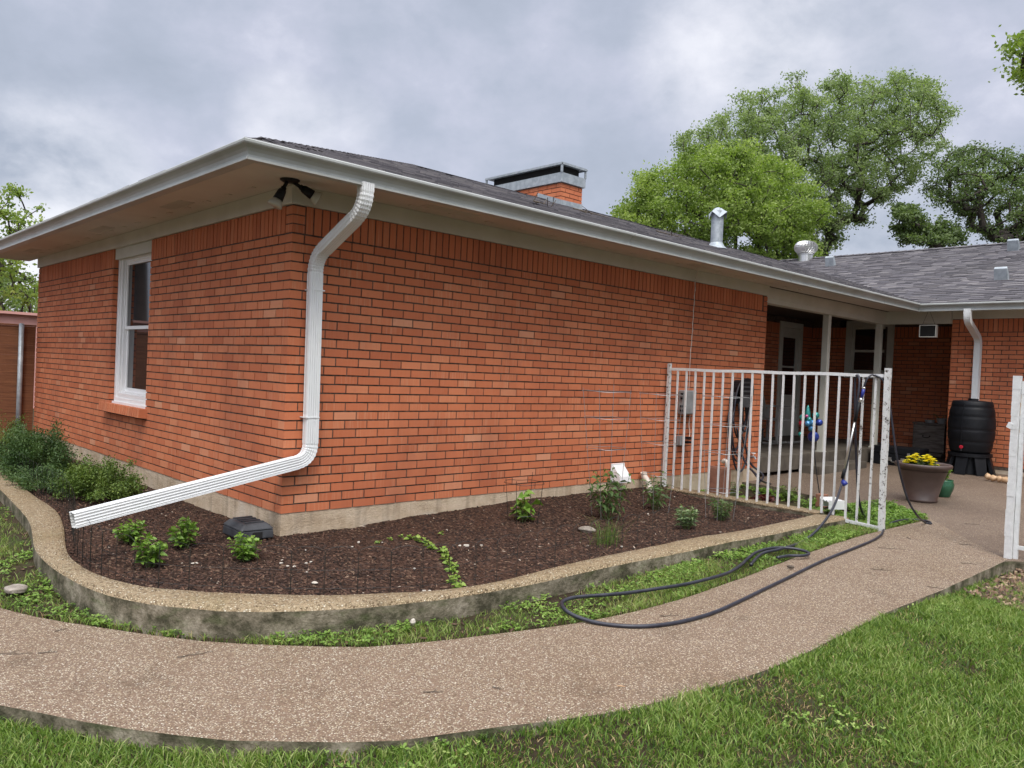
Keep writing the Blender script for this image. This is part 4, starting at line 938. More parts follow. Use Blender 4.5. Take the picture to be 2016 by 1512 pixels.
# ================================================================ TREES
def tree(kind, label, outline, depth, thick, ncl, per, leaf, mat_, trunk_px, trunk_r, crad=.62, base=None, group=None, gaps=.0, fork=.3, hue=0.0):
    """crown outline traced in the photograph, given its own distance and a real depth"""
    us = [p[0] for p in outline]; vs_ = [p[1] for p in outline]; cl = []
    tries = 0
    while len(cl) < ncl and tries < ncl*60:
        tries += 1; u = ru(min(us), max(us)); v = ru(min(vs_), max(vs_))
        if not inpoly(np.array([u]), np.array([v]), outline)[0]: continue
        # chord of an ellipsoid-like crown: thinner near the outline
        dm = min(math.hypot(u-a, v-b) for a, b in outline); k = min(1, dm/120)**.5
        cl.append(at(u, v, depth+thick*(.25+.75*k)*ru(-1, 1)))
    cl = np.array(cl); fd = -RR[:, 2]
    tb_ = at(*trunk_px, depth); gx_, gy_ = tb_[0], tb_[1]; base_ = np.array([gx_, gy_, 0.0])
    root = empty(kind, base_, label, 'tree', group); top_ = np.array([gx_+ru(-.3, .3), gy_, tb_[2]+.0])
    nodes = [base_, base_*.5+top_*.5, top_]; par = [-1, 0, 1]; order = np.argsort(np.linalg.norm(cl-top_, axis=1)); child = {0: 1, 1: 1, 2: 1}
    for i in order:
        c = cl[i]; A = np.array(nodes[1:]); dist = np.linalg.norm(A-c, axis=1)+.35*np.maximum(0, A[:, 2]-c[2]); j = int(np.argmin(dist))+1
        m = (nodes[j]*.5+c*.5)+np.array([ru(-.15, .15), ru(-.15, .15), ru(-.05, .25)])*min(1, dist.min()*.3)
        nodes += [m, c]; par += [j, len(nodes)-2]
    w_ = np.zeros(len(nodes))
    for i in range(len(nodes)-1, 0, -1): w_[i] += 1; w_[par[i]] += w_[i]
    rad = lambda k: max(.012, trunk_r*(w_[k]/w_[0])**.46)
    br = MB(); tr_ = MB()
    for i in range(1, len(nodes)):
        a, b = nodes[par[i]], nodes[i]
        (tr_ if i <= 2 else br).tube([a, b], [rad(par[i]) if i <= 2 else min(rad(par[i]), rad(i)*1.35), rad(i)], 7 if rad(i) > .05 else 5, caps=False)
    tr_.build('trunk', M_bark, root, smooth=True); br.build('branch', M_bark, root, smooth=True)
    n = len(cl)*per; idx = np.repeat(np.arange(len(cl)), per); g = rng.normal(0, 1, (n, 3)); g /= np.linalg.norm(g, axis=1)[:, None]
    sc_ = rng.uniform(.45, 1.15, len(cl))[idx]*crad; tail = np.where(rng.uniform(size=n) < .22, 1+rng.exponential(.45, n), 1.0); P = cl[idx]+g*(rng.uniform(0, 1, n)**.45*sc_*tail)[:, None]*np.array([1, 1, .62])
    # leaves hang in small sprigs
    sp = rng.integers(0, 9, n); ph = rng.normal(0, 1, (len(cl)*9, 3))*.55*crad; P = P*.6+(cl[idx]+ph[idx*9+sp]*np.array([1, 1, .7]))*.4
    tone = rng.normal(0, .16, len(cl))[idx]
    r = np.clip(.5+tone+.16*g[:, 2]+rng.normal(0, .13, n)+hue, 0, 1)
    d = rng.normal(0, 1, (n, 3)); d /= np.linalg.norm(d, axis=1)[:, None]; s = np.cross(d, rng.normal(0, 1, (n, 3))); s /= np.linalg.norm(s, axis=1)[:, None]
    L = (leaf*rng.uniform(.6, 1.2, n))[:, None]; V = np.stack([P-d*L*.5, P+s*L*.27, P+d*L*.5, P-s*L*.27], 1).reshape(-1, 3); k = np.arange(n)[:, None]*4
    rawmesh('crown', V, [k+np.array([0, 1, 2, 3])], mat_, r, root); return root
GT = 'trees behind the house'
# tall dull-green oak whose dark limbs rise from behind the roof
tree('oak_tree', 'tall grey-green oak with dark leaning limbs behind the chimney side roof', [(1335, 262), (1372, 262), (1395, 225), (1450, 220), (1452, 190), (1500, 178), (1545, 178), (1543, 150), (1570, 150), (1600, 192), (1630, 150), (1648, 140), (1668, 160), (1700, 155), (1740, 170), (1755, 138), (1790, 160), (1826, 152), (1850, 190), (1870, 200), (1876, 222), (1850, 245), (1868, 285), (1840, 310), (1815, 330), (1800, 360), (1775, 372), (1760, 395), (1720, 405), (1700, 440), (1660, 470), (1640, 500), (1560, 500), (1420, 420), (1350, 330)], 27, 3.2, 950, 105, .095, M_treeB, (1630, 560), .21, .50, group=GT)
tree('ash_tree', 'bright yellow-green tree in front of the tall oak, behind the vent pipe', [(1215, 405), (1245, 392), (1262, 345), (1300, 330), (1330, 335), (1345, 300), (1400, 290), (1440, 300), (1480, 285), (1505, 310), (1530, 318), (1560, 330), (1590, 355), (1620, 390), (1628, 430), (1600, 470), (1610, 500), (1560, 520), (1540, 515), (1450, 520), (1300, 520), (1230, 450)], 22, 2.6, 650, 120, .092, M_treeA, (1440, 600), .18, .46, group=GT)
tree('live_oak', 'dark open-crowned oak above the right roof ridge', [(1830, 330), (1865, 300), (1900, 292), (1925, 282), (1975, 298), (2016, 300), (2080, 310), (2080, 490), (1990, 480), (1920, 460), (1880, 425), (1850, 400), (1815, 370)], 25, 2.4, 330, 70, .092, M_treeC, (1950, 600), .22, .46, group=GT)
tree('live_oak', 'low dark tree top touching the right roof ridge in the gap', [(1745, 415), (1765, 400), (1800, 410), (1830, 432), (1860, 430), (1890, 462), (1880, 485), (1830, 500), (1770, 470)], 24, 1.2, 52, 150, .11, M_treeC, (1830, 600), .14, .42, group=GT)
tree('pecan_tree', 'sparse tree top at the left edge above the eave', [(-40, 380), (10, 385), (28, 362), (50, 385), (82, 405), (92, 430), (80, 470), (75, 560), (75, 620), (40, 625), (-60, 625), (-60, 420)], 22, 2.0, 150, 42, .11, M_treeA, (15, 680), .10, .36)
tree('pecan_tree', 'pale green tree mass low behind the wooden fence', [(-120, 520), (-20, 530), (40, 545), (80, 560), (140, 560), (140, 640), (-120, 640)], 27, 2.0, 150, 70, .11, M_treeB, (30, 700), .10, .42)
# leafy branch entering at the top right: a nearer tree standing outside the frame
tree('hackberry_tree', 'leafy twig ends reaching in at the upper right corner', [(1985, 95), (2005, 80), (2040, 55), (2200, 20), (2300, 200), (2200, 330), (2060, 180), (2030, 165), (1998, 140)], 6.6, .8, 90, 130, .048, M_treeA, (2400, 700), .09, .17)

# unseen oaks added to block low light; the last shows in the window glass
def copy_tree(o, loc, label, rot):
    c = o.copy(); COL.objects.link(c); c.location = loc; c.rotation_euler = (0, 0, rot); c['label'] = label
    for ch in list(o.children):
        d = ch.copy(); COL.objects.link(d); inv = ch.matrix_parent_inverse.copy(); d.parent = c; d.matrix_parent_inverse = Matrix.Translation(-o.location)
    return c
src = bpy.data.objects['oak_tree']
for (x, y, lab, rot) in ((-13, -19, 'large unseen oak added to block light, behind the photographer to the left', .6), (-4, -24, 'large unseen oak added to block light, straight behind the photographer', 2.2), (7, -22, 'large unseen oak added to block light, across the lawn to the right', 3.9), (17, -17, 'large unseen oak added to block light, beyond the gate', 5.0), (8.5, -11.5, 'unseen oak added to darken porch and patio, on the lawn right of the gate', 1.1), (15.5, -9.5, 'unseen oak added to darken porch and patio, behind the right wing of the house', 4.1), (-19, -8, 'large unseen oak added to block light, far left of the lawn', 1.5), (-4.8, 18, 'large oak left of the wooden fence', 2.9)):
    t_ = copy_tree(src, (x, y, -.5), lab, rot); t_['group'] = 'yard oaks outside the photo'
# ================================================================ IRON FENCE AND GATE
def rustpost(p, h, w_, name, parent, mt, lean=(0, 0)):
    mb = MB(); p = Vector(p); N_ = 14
    for k in range(N_):
        a = p+Vector((lean[0]*k/N_, lean[1]*k/N_, h*k/N_)); b_ = p+Vector((lean[0]*(k+1)/N_, lean[1]*(k+1)/N_, h*(k+1)/N_+.0)); j = Vector((ru(-.0015, .0015), ru(-.0015, .0015), 0)); 
        mb.bar(a+j, b_+j, w_*ru(.96, 1.04), w_*ru(.96, 1.04))
    return mb.build(name, mt, parent)
fen = empty('iron_fence', (4.68, -1.2, .2), 'white iron fence with chipped paint running from the brick wall to the walk', 'fence')
FA = Vector((4.655, -.06, 0)); FB = Vector((4.735, -2.43, 0))
ZTOP = [1.632, 1.640]
mb = MB(); N_ = 30
for k in range(N_):
    t0, t1 = k/N_, (k+1)/N_; sag = lambda t: .003*math.sin(t*19)
    a = FA.lerp(FB, t0)+Vector((0, 0, ZTOP[0]+(ZTOP[1]-ZTOP[0])*t0+sag(t0))); b_ = FA.lerp(FB, t1)+Vector((0, 0, ZTOP[0]+(ZTOP[1]-ZTOP[0])*t1+sag(t1))); mb.bar(a, b_, .022, .030)
mb.build('top_rail', M_iron, fen)
barpx = [1326, 1342, 1360, 1378, 1396, 1414, 1433, 1452, 1472, 1493, 1514, 1536, 1557, 1579, 1601, 1624, 1647, 1672, 1697, 1722]
for i in range(20):
    t = (i+1)/21; p = FA.lerp(FB, t); zb_ = .300 if i < 17 else .245; 
    if i >= 17: zb_ = .245
    ln = Vector((ru(-.004, .004), ru(-.006, .006), 0))
    mb = MB(); top_ = p+Vector((0, 0, ZTOP[0]+.008*t-.014)); bot = p+ln+Vector((0, 0, zb_-(.0 if i >= 17 else .012)))
    mid = (top_+bot)/2+Vector((ru(-.003, .003), ru(-.003, .003), 0)); w_ = .0175
    mb.bar(top_, mid, w_); mb.bar(mid, bot, w_); mb.build('baluster', M_iron if i < 18 else M_ironrust, fen)
rustpost((FA.x, FA.y, .298), 1.40, .036, 'post', fen, M_ironrust, (.0, .0))
rustpost((FB.x, FB.y, .19), 1.52, .048, 'post', fen, M_ironrust, (.0, .01))
mb = MB(); mb.bar(FB+Vector((-.01, .02, .235)), FA.lerp(FB, .815)+Vector((0, 0, .258)), .022, .028); mb.build('bottom_rail', M_ironrust, fen)

gt = empty('iron_gate', (4.5, -3.6, .2), 'white iron gate fence at the right edge of the photo with a ball-topped rail', 'gate')
rustpost((4.505, -3.515, .17), 1.50, .052, 'post', gt, M_iron); rustpost((4.53, -3.560, .18), 1.45, .03, 'post', gt, M_iron)
mb = MB(); mb.bar((4.53, -3.57, 1.57), (4.62, -5.2, 1.57), .022, .030); mb.build('top_rail', M_iron, gt)
mb = MB(); mb.bar((4.53, -3.57, .30), (4.62, -5.2, .28), .022, .030); mb.build('bottom_rail', M_ironrust, gt)
for i in range(1, 10):
    y = -3.57-i*.115; mb = MB(); mb.bar((4.53+.006*i, y, 1.56), (4.53+.006*i, y, .24), .0175); mb.build('baluster', M_iron, gt)
for y in (-3.60, -4.3):
    mb = MB(); mb.lathe([(.0, -.02), (.016, -.014), (.022, 0), (.016, .016), (0, .021)], (4.535, y, 1.625), 14); mb.build('ball_finial', M_iron, gt, smooth=True)
mb = MB(); mb.obox((4.49, -3.485, 1.27), (.02, 0, 0), (0, .016, .008), (0, -.008, .02)); mb.build('latch', M_iron, gt)

# ================================================================ HOSES
def tubeobj(name, pts, r, m, n=10, num=None, parent=None, smooth=True):
    P = resample([tuple(map(float, p)) for p in pts], num or max(30, len(pts)*12)); mb = MB(); mb.tube([tuple(p) for p in P], r, n); return mb.build(name, m, parent, smooth=smooth, norm=False)
HR = .0112
def hp(u, v, dz=HR): p = gp(u, v, dz); return (p[0], p[1], p[2])
gh = empty('garden_hose', (3.5, -2.5, .2), 'dark blue-grey garden hose looping over the walk and up over the fence rail', 'hose')
loop = [hp(1736, 1052), hp(1722, 1062), hp(1690, 1076), hp(1620, 1104), hp(1550, 1138), hp(1500, 1162), hp(1455, 1184), hp(1405, 1206), hp(1350, 1222), hp(1295, 1231), hp(1240, 1233), hp(1180, 1227), hp(1135, 1214, .025), hp(1112, 1200, .045), hp(1106, 1187, .052), hp(1122, 1178, .055), hp(1150, 1174, .055), hp(1195, 1171, .052), hp(1245, 1166, .045), hp(1300, 1158, .05), hp(1350, 1150, .04), hp(1400, 1138, .05), hp(1435, 1127, .045), hp(1458, 1113, .045), hp(1472, 1100, .045), hp(1490, 1087, .05), hp(1520, 1079, .05), hp(1555, 1079, .05), hp(1582, 1084, .04), hp(1593, 1090, .03), hp(1580, 1094, .03), hp(1553, 1094, .03), hp(1530, 1098, .03)]
tubeobj('ground_loop', loop, HR, M_hose, 10, 240, gh)
def fp(u, v, off=-.05):          # a point just in front of (or behind) the fence plane
    x = 4.70+off; return tuple(on(0, x, u, v))
rise = [hp(1478, 1112, .03), hp(1500, 1090, .04), hp(1540, 1080, .05), tuple(on(1, -2.22, 1580, 1066)), tuple(on(1, -2.22, 1612, 1040)), tuple(on(1, -2.20, 1640, 1000)), fp(1658, 950, -.1), fp(1672, 890), fp(1682, 830), fp(1690, 775), fp(1692, 748, -.03), fp(1689, 739, .0), fp(1684, 744, .035), fp(1683, 775, .04), fp(1684, 850, .05), fp(1687, 930, .1), fp(1692, 990, .15), tuple(on(2, .24, 1704, 1022))]
tubeobj('hose_riser', rise, HR, M_hose, 10, 160, gh)
hang = [fp(1722, 739, 0.0), fp(1738, 748, .03), fp(1748, 775, .05), fp(1756, 830, .08), fp(1764, 890, .12), fp(1774, 940, .2), fp(1788, 985, .3), tuple(on(0, 5.15, 1806, 1015)), hp(1822, 1029), hp(1833, 1031), hp(1826, 1026), hp(1800, 1023), hp(1770, 1025, .03), hp(1745, 1035), hp(1736, 1052)]
tubeobj('hose_drop', hang, HR*.9, M_hose, 10, 120, gh)
wand = empty('watering_wand', (4.6, -2.2, 1.2), 'watering wand with blue grip and silver tube hooked over the fence rail', 'watering wand')
tubeobj('hose_tail', [fp(1722, 740, 0.0), fp(1716, 738, -.02), fp(1708, 745, -.05), fp(1703, 755, -.06), fp(1701, 762, -.06)], HR*.75, M_hose, 10, 30, wand)
def seg(name, p, q, r0, r1, m, n=12): mb = MB(); mb.tube([p, Vector(p).lerp(Vector(q), .5), q], [r0, max(r0, r1), r1], n); return mb.build(name, m, wand, smooth=True, norm=False)
seg('collar', fp(1701.5, 762, -.06), fp(1700.5, 766, -.06), .013, .013, M_steel); seg('grip', fp(1700.5, 766, -.06), fp(1696, 784, -.06), .0145, .012, M_blue)
seg('valve', fp(1696, 784, -.06), fp(1692, 792, -.06), .014, .013, M_steel); seg('foam_sleeve', fp(1692, 792, -.06), fp(1683, 830, -.07), .014, .014, M_blackp)
seg('tube', fp(1683, 830, -.07), fp(1661.5, 926, -.10), .0095, .0095, M_steel); seg('head', fp(1662, 924, -.10), fp(1658, 942, -.10), .010, .014, M_blackp); seg('rose', fp(1658, 946, -.10), fp(1665, 955, -.10), .016, .026, M_blue)

reel = empty('hose_hanger', (6.2, 0, 1.3), 'dark wall hose hanger behind the fence bars holding a coiled hose', 'hose hanger')
mb = MB(); mb.box(6.03, 6.33, -.13, -.002, 1.25, 1.33); mb.tube([(6.18, -.002, 1.42), (6.18, -.15, 1.42)], .13, 20); mb.tube([(6.18, -.15, 1.42), (6.18, -.165, 1.42)], .16, 20); mb.build('drum', M_blackp, reel)
mb = MB()
for k in range(5): mb.obox((6.18, -.168, 1.30+k*.055), (.11, 0, 0), (0, .003, 0), (0, 0, .010))
mb.obox((6.18, -.1665, 1.27), (.12, 0, 0), (0, .004, 0), (0, 0, .06)); mb.build('guard', M_bait, reel)
coil = empty('coiled_hose', (6.2, -.1, 1.0), 'dark hose coiled in long loops on the wall hanger', 'hose')
for k, (wl, hl, dx, dz) in enumerate(((.19, .44, -.03, 0), (.22, .50, .02, -.02), (.17, .36, 0, .03), (.25, .56, .03, -.06), (.21, .47, -.05, .01), (.15, .31, .04, 0))):
    pts = []
    for j in range(29):
        a = 2*math.pi*j/28; x = 6.17+dx*(.4+.6*(1-math.cos(a))/2)+wl*math.sin(a)*(1 if math.cos(a) < 0 else .78); z = 1.53+dz*.3-hl*(1-math.cos(a))
        pts.append((x, -.045-.018*k-.01*math.sin(a*2), z))
    tubeobj('loop', pts, .0115, M_hose, 8, 90, coil)
tubeobj('hose_end', [(6.05, -.12, .95), (6.12, -.13, .75), (6.2, -.17, .52), (6.25, -.35, .34), tuple(on(0, 6.1, 1480, 925)), tuple(on(0, 6.0, 1497, 945)), tuple(on(2, .25, 1517, 953))], .0125, M_hose, 8, 60, coil)
tubeobj('hose_end', [(6.12, -.12, .9), (6.25, -.13, .72), (6.36, -.15, .5), (6.42, -.3, .36), (6.1, -.4, .26), (5.9, -.55, .2)], .0125, M_hose, 8, 60, coil)

# ================================================================ WIRE CAGES AND EDGING
def cage(name, c, zt, zs, rt, rb, label, mt, legs=4, r=.0021, lean=(0, 0)):
    root = empty(name, (c[0], c[1], mz(c[0], c[1])), label, 'plant cage', 'tomato cages' if mt is M_wire else None); z0_ = mz(c[0], c[1])-.02; mb = MB()
    def pt(a, z):
        k = (z-z0_)/(zt-z0_); R_c = rb+(rt-rb)*k; return (c[0]+lean[0]*k+R_c*math.cos(a), c[1]+lean[1]*k+R_c*math.sin(a), z)
    for i in range(legs):
        a = 2*math.pi*i/legs+.4; mb.tube([pt(a, z0_), pt(a, z0_*.5+zt*.5), pt(a, zt+(.05 if i == 0 else .01))], r, 5)
    mb.build('upright', mt, root)
    for z in zs:
        mb = MB(); mb.tube([pt(2*math.pi*j/28, z+.004*math.sin(j)) for j in range(29)], r, 5, caps=False); mb.build('ring', mt, root)
    return root
cage('tomato_cage', (2.74, -.80), 1.40, (1.385, 1.15, .88), .22, .12, 'leftmost silver wire tomato cage against the brick wall', M_wire, lean=(-.06, 0))
cage('tomato_cage', (3.50, -.80), 1.38, (1.37, 1.13, .90, .60), .21, .12, 'middle silver wire tomato cage overlapping the fence post', M_wire)
cage('tomato_cage', (3.62, -1.42), 1.39, (1.38, 1.12, .87, .52), .22, .12, 'right-hand silver wire tomato cage in front of the fence bars', M_wire, lean=(.06, .02))
cage('wire_support', (1.88, -.62), .62, (.60, .34), .17, .13, 'short dark green wire support round the broad-leaved seedling', M_wired, r=.0022)
edg = empty('wire_edging', (1.5, -1.8, .26), 'thin dark arched wire edging standing just inside the planter wall', 'wire edging')
mb = MB(); Lp = resample([tuple(PI[i]) for i in range(0, 112)], 150); 
Lp = [p+np.array([0, 0]) for p in Lp]
cen_ = np.array([.3, .2])
def inn(p, q):
    d = q-p; n_ = np.array([-d[1], d[0]]); n_ /= np.linalg.norm(n_); 
    return n_
for i in range(28, 145, 1):
    p, q = Lp[i], Lp[i+1]; n_ = inn(p, q); p2, q2 = p+n_*.05, q+n_*.05
    ax, ay = p2; bx_, by_ = q2; z0_ = .235; hh = .26 if i % 2 == 0 else .20
    if i % 2 == 0:
        pts = [(ax, ay, z0_)]+[(ax+(bx_-ax)*(1-math.cos(t))/1, ay+(by_-ay)*(1-math.cos(t))/1, z0_+hh+.035*math.sin(t)) for t in np.linspace(0, math.pi, 7)]+[(ax+(bx_-ax)*2, ay+(by_-ay)*2, z0_)]
        mb.tube(pts, .0013, 4, caps=False)
    else: mb.tube([(ax, ay, z0_), (ax, ay, z0_+hh)], .0009, 4, caps=False)
mb.build('hoops', M_wired, edg); mb = MB()
for zz in (.30, .40): mb.tube([(*(Lp[i]+inn(Lp[i], Lp[i+1])*.05), zz) for i in range(28, 145)], .0009, 4, caps=False)
mb.build('cross_wires', M_wired, edg)

# ================================================================ THINGS ON THE HOUSE
fl = empty('floodlight', (-.095, -.136, SOF), 'black twin floodlight under the eave at the house corner', 'floodlight')
mb = MB(); c = Vector((-.105, -.14, SOF)); mb.lathe([(0, -.022), (.05, -.02), (.068, -.008), (.07, -.001)], c, 24); mb.build('base', M_blackp, fl, smooth=True)
for (p, q, s) in (((573, 360), (541, 408), 'a'), ((575, 362), (602, 378), 'b')):
    d = Vector((-.34, .10, -.80)) if s == 'a' else Vector((.75, -.25, -.42)); d.normalize(); st = c+Vector((-.02 if s == 'a' else .03, 0, -.015))
    mb = MB(); mb.tube([st, st+d*.055], .013, 10); mb.tube([st+d*.05, st+d*.07], .02, 10); mb.tube([st+d*.07, st+d*.085, st+d*.15], [.025, .030, .036], 16); sk = mb.build('socket', M_blackp, fl, smooth=True)
    mb = MB(); e = st+d*.145; mb.tube([e, e+d*.02, e+d*.05, e+d*.058], [.028, .040, .055, .050], 20); mb.build('bulb', M_bulb, fl, smooth=True)

ob = empty('outlet_box', (5.06, 0, 1.26), 'grey wall box with a row of knockouts behind the fence bars', 'electrical box')
mb = MB(); mb.box(4.93, 5.18, -.09, -.002, 1.12, 1.40); b1 = mb.build('box', M_beige, ob, bevel=.012)
mb = MB(); mb.box(4.97, 5.14, -.102, -.088, 1.13, 1.39); mb.build('cover', M_beige, ob, bevel=.004)
for z in (1.165, 1.215, 1.305, 1.355): mb = MB(); mb.box(4.914, 4.934, -.075, -.045, z-.012, z+.012); mb.build('outlet', M_blackp, ob)
jb = empty('junction_box', (4.99, 0, .81), 'small grey junction box with open cover low on the brick wall', 'electrical box')
mb = MB(); mb.box(4.93, 5.03, -.06, -.002, .76, .87); mb.build('box', M_beige, jb, bevel=.006)
mb = MB(); mb.box(5.02, 5.10, -.10, -.045, .835, .86); mb.box(5.02, 5.10, -.10, -.045, .785, .81); mb.build('cover', M_blackp, jb)
tubeobj('wire', [(5.08, -.07, .83), (5.13, -.05, .90), (5.12, -.04, 1.0), (5.12, -.05, 1.12)], .004, M_string, 6, 30, jb)
cord = empty('power_cord', (5.1, -.03, 2.0), 'pale twisted cord running from the soffit down to the wall box', 'cord')
P1 = [(5.09+.006*math.sin(z*9), -.03-.02*(z-1.4)+.004*math.cos(z*11), z) for z in np.linspace(1.40, 2.70, 40)]
mb = MB(); mb.tube(P1, .0032, 6); mb.tube([(p[0]+.006*math.sin(p[2]*40), p[1]+.006*math.cos(p[2]*40), p[2]) for p in P1[10:]], .0022, 5); mb.tube([P1[-1], (5.075, -.10, SOF-.003)], .002, 5); mb.tube([P1[-1], (5.11, -.07, SOF-.003)], .002, 5); mb.build('strand', M_string, cord, smooth=True, norm=False)
vb = empty('dryer_vent', (3.87, 0, .49), 'white hooded vent low on the brick wall behind the tomato leaves', 'vent')
mb = MB(); mb.box(3.76, 3.98, -.02, -.002, .40, .60); mb.build('flange', M_winwhite, vb, bevel=.004)
mb = MB(); P = [(3.78, -.02, .585), (3.96, -.02, .585), (3.96, -.02, .42), (3.78, -.02, .42), (3.78, -.12, .47), (3.96, -.12, .47), (3.96, -.13, .41), (3.78, -.13, .41)]
mb.add(P, [(0, 1, 5, 4), (4, 5, 6, 7), (0, 4, 7, 3), (1, 2, 6, 5), (3, 7, 6, 2)]); mb.build('hood', M_winwhite, vb)
pv = empty('cleanout_pipe', (4.25, -.12, .3), 'dirty white plastic pipe elbow coming out of the wall above the mulch', 'pipe')
pp = [on(1, -.06, 1268, 938), on(1, -.12, 1273, 945), on(1, -.16, 1279, 960), on(1, -.17, 1279, 992)]
mb = MB(); mb.tube([tuple(p) for p in resample(pp, 24)], .033, 14); mb.build('pipe', M_pvc, pv, smooth=True, norm=False)
mb = MB(); q = pp[2]; mb.tube([tuple(q+np.array([0, 0, .02])), tuple(q+np.array([0, 0, -.03]))], .040, 14); mb.build('coupling', M_pvc, pv, smooth=True)
mb = MB(); mb.tube([tuple(pp[0]), tuple(pp[0]+np.array([-.01, -.0, .045]))], .037, 14); mb.build('end_cap', M_pvc, pv)
pv2 = empty('drain_pipe', (5.5, -.2, .4), 'hooked white pipe end standing behind the brown block', 'pipe')
x_ = 5.35; pp = [on(0, x_, 1431, 960), on(0, x_, 1432, 925), on(0, x_, 1431, 912), on(0, x_, 1427, 906), on(0, x_, 1422, 910)]
mb = MB(); mb.tube([tuple(p) for p in resample(pp, 24)], .022, 12); mb.build('pipe', M_pvc, pv2, smooth=True, norm=False)
bb = empty('hose_bib', (6.75, 0, .55), 'small outdoor tap at the end of the brick wall', 'tap')
mb = MB(); mb.tube([(6.62, 0, .56), (6.62, -.06, .56), (6.62, -.075, .53)], .012, 10); mb.build('spout', M_galv, bb); mb = MB(); mb.tube([(6.62, -.04, .565), (6.62, -.04, .60)], .006, 8); mb.tube([(6.62, -.04, .60), (6.62, -.04, .612)], .028, 12); mb.build('handle', M_winwhite, bb)

bw = empty('brown_block', (4.82, -.64, .3), 'reddish brown slab standing on edge on the cross wall behind the bars', 'slab')
p0 = on(0, 4.86, 1393, 915); p1 = on(0, 4.86, 1430, 908)
mb = MB(); mb.obox((4.88, -.62, .395), (.025, 0, .0), (0, .135, -.002), (.0, 0, .175)); mb.obox((4.905, -.62, .575), (.03, 0, 0), (0, .138, -.002), (0, 0, .006)); mb.build('slab', M_brownslab, bw, bevel=.006)

# ================================================================ SMALL THINGS IN THE BED
bt = empty('bait_box', (-.20, .06, .26), 'weathered black plastic bait box beside the foundation corner', 'box')
ang = math.radians(88); cb = Vector((-.20, .10, .275)); ux = Vector((math.cos(ang), math.sin(ang), 0)); uy = Vector((-math.sin(ang), math.cos(ang), 0))
def fr(cx_, cz, hx, hy, hz, hx2, hy2):
    c_ = cb+Vector((0, 0, cz)); b_ = [c_+ux*sx*hx+uy*sy*hy for sx, sy in ((-1, -1), (1, -1), (1, 1), (-1, 1))]; t_ = [c_+ux*sx*hx2+uy*sy*hy2+Vector((0, 0, hz)) for sx, sy in ((-1, -1), (1, -1), (1, 1), (-1, 1))]; return b_+t_
mb = MB(); F6 = [(3, 2, 1, 0), (4, 5, 6, 7), (0, 1, 5, 4), (1, 2, 6, 5), (2, 3, 7, 6), (3, 0, 4, 7)]
mb.add(fr(0, -.02, .165, .125, .062, .160, .120), F6); mb.build('base', M_bait, bt, bevel=.008)
mb = MB(); mb.add(fr(0, .044, .170, .128, .045, .130, .085), F6); mb.build('lid', M_bait, bt, bevel=.012)
mb = MB()
for s in (-.10, -.035, .035, .10): mb.obox(cb+ux*s+Vector((0, 0, .093)), ux*.012, uy*.07, Vector((0, 0, .005)))
mb.build('lid_rib', M_bait, bt, bevel=.003)
mb = MB(); mb.obox(cb-ux*.166+Vector((0, 0, .01)), ux*.003, uy*.035, Vector((0, 0, .02))); mb.build('entry_hole', M_dark, bt)

def pebble(name, x, y, z, s, label, cat, group, m, fl_=.6, seed=None):
    g = bmesh.new(); bmesh.ops.create_icosphere(g, subdivisions=3, radius=1); a, b_, c_ = rnd()*6, rnd()*6, rnd()*6
    for v in g.verts:
        p = v.co; k = 1+.16*math.sin(2.3*p.x+a)+.14*math.sin(3.1*p.y+b_)+.08*math.sin(6*p.z+c_); v.co = Vector((p.x*s[0]*k, p.y*s[1]*k, p.z*s[2]*k))
    me = bpy.data.meshes.new(name); g.to_mesh(me); g.free(); me.materials.append(m); me.polygons.foreach_set('use_smooth', [True]*len(me.polygons))
    o = bpy.data.objects.new(name, me); COL.objects.link(o); o.location = (float(x), float(y), float(z)); o.rotation_euler = (0, 0, rnd()*3); return tag(o, label, cat, group)
for (u, v, s) in ((706, 1065, .016), (694, 1073, .010), (554, 1104, .013), (556, 1098, .009), (567, 1110, .012), (580, 1111, .014), (603, 1105, .011), (612, 1102, .011), (603, 1121, .011), (620, 1144, .020), (816, 1118, .010), (905, 1078, .014), (918, 1078, .022), (835, 1155, .013), (846, 1156, .012), (945, 1148, .02), (380, 1101, .013), (388, 1100, .012), (602, 1078, .008), (753, 1066, .010), (880, 1045, .01), (948, 1077, .012), (1276, 1010, .013), (1224, 1072, .014), (1205, 1088, .007), (1328, 978, .01)):
    p = on(2, .262, u, v); z = mz(p[0], p[1]); pebble('pebble', p[0], p[1], z+s*.3, (s*.95, s*.75, s*.45), 'small chalky white stone lying on the mulch', 'stone', 'white stones on the mulch', M_stone)
p = gp(812, 1222, .05); pebble('pebble', p[0], p[1], .19, (.016, .014, .014), 'single white stone in the grass against the planter wall', 'stone', None, M_stone)
p = on(2, .26, 1155, 1045); pebble('rock', p[0], p[1], .27, (.06, .045, .028), 'flat brown rock in the mulch behind the chives', 'rock', None, M_rock)
p = gp(28, 1163, .03); pebble('rock', p[0], p[1], .17, (.075, .05, .022), 'flat grey rock in the grass at the left beside the walk', 'rock', None, M_rock)
pebble('stepping_stone', -1.55, 1.75, .17, (.06, .14, .02), 'flat stone at the far left outside the planter wall', 'stone', None, M_rock)
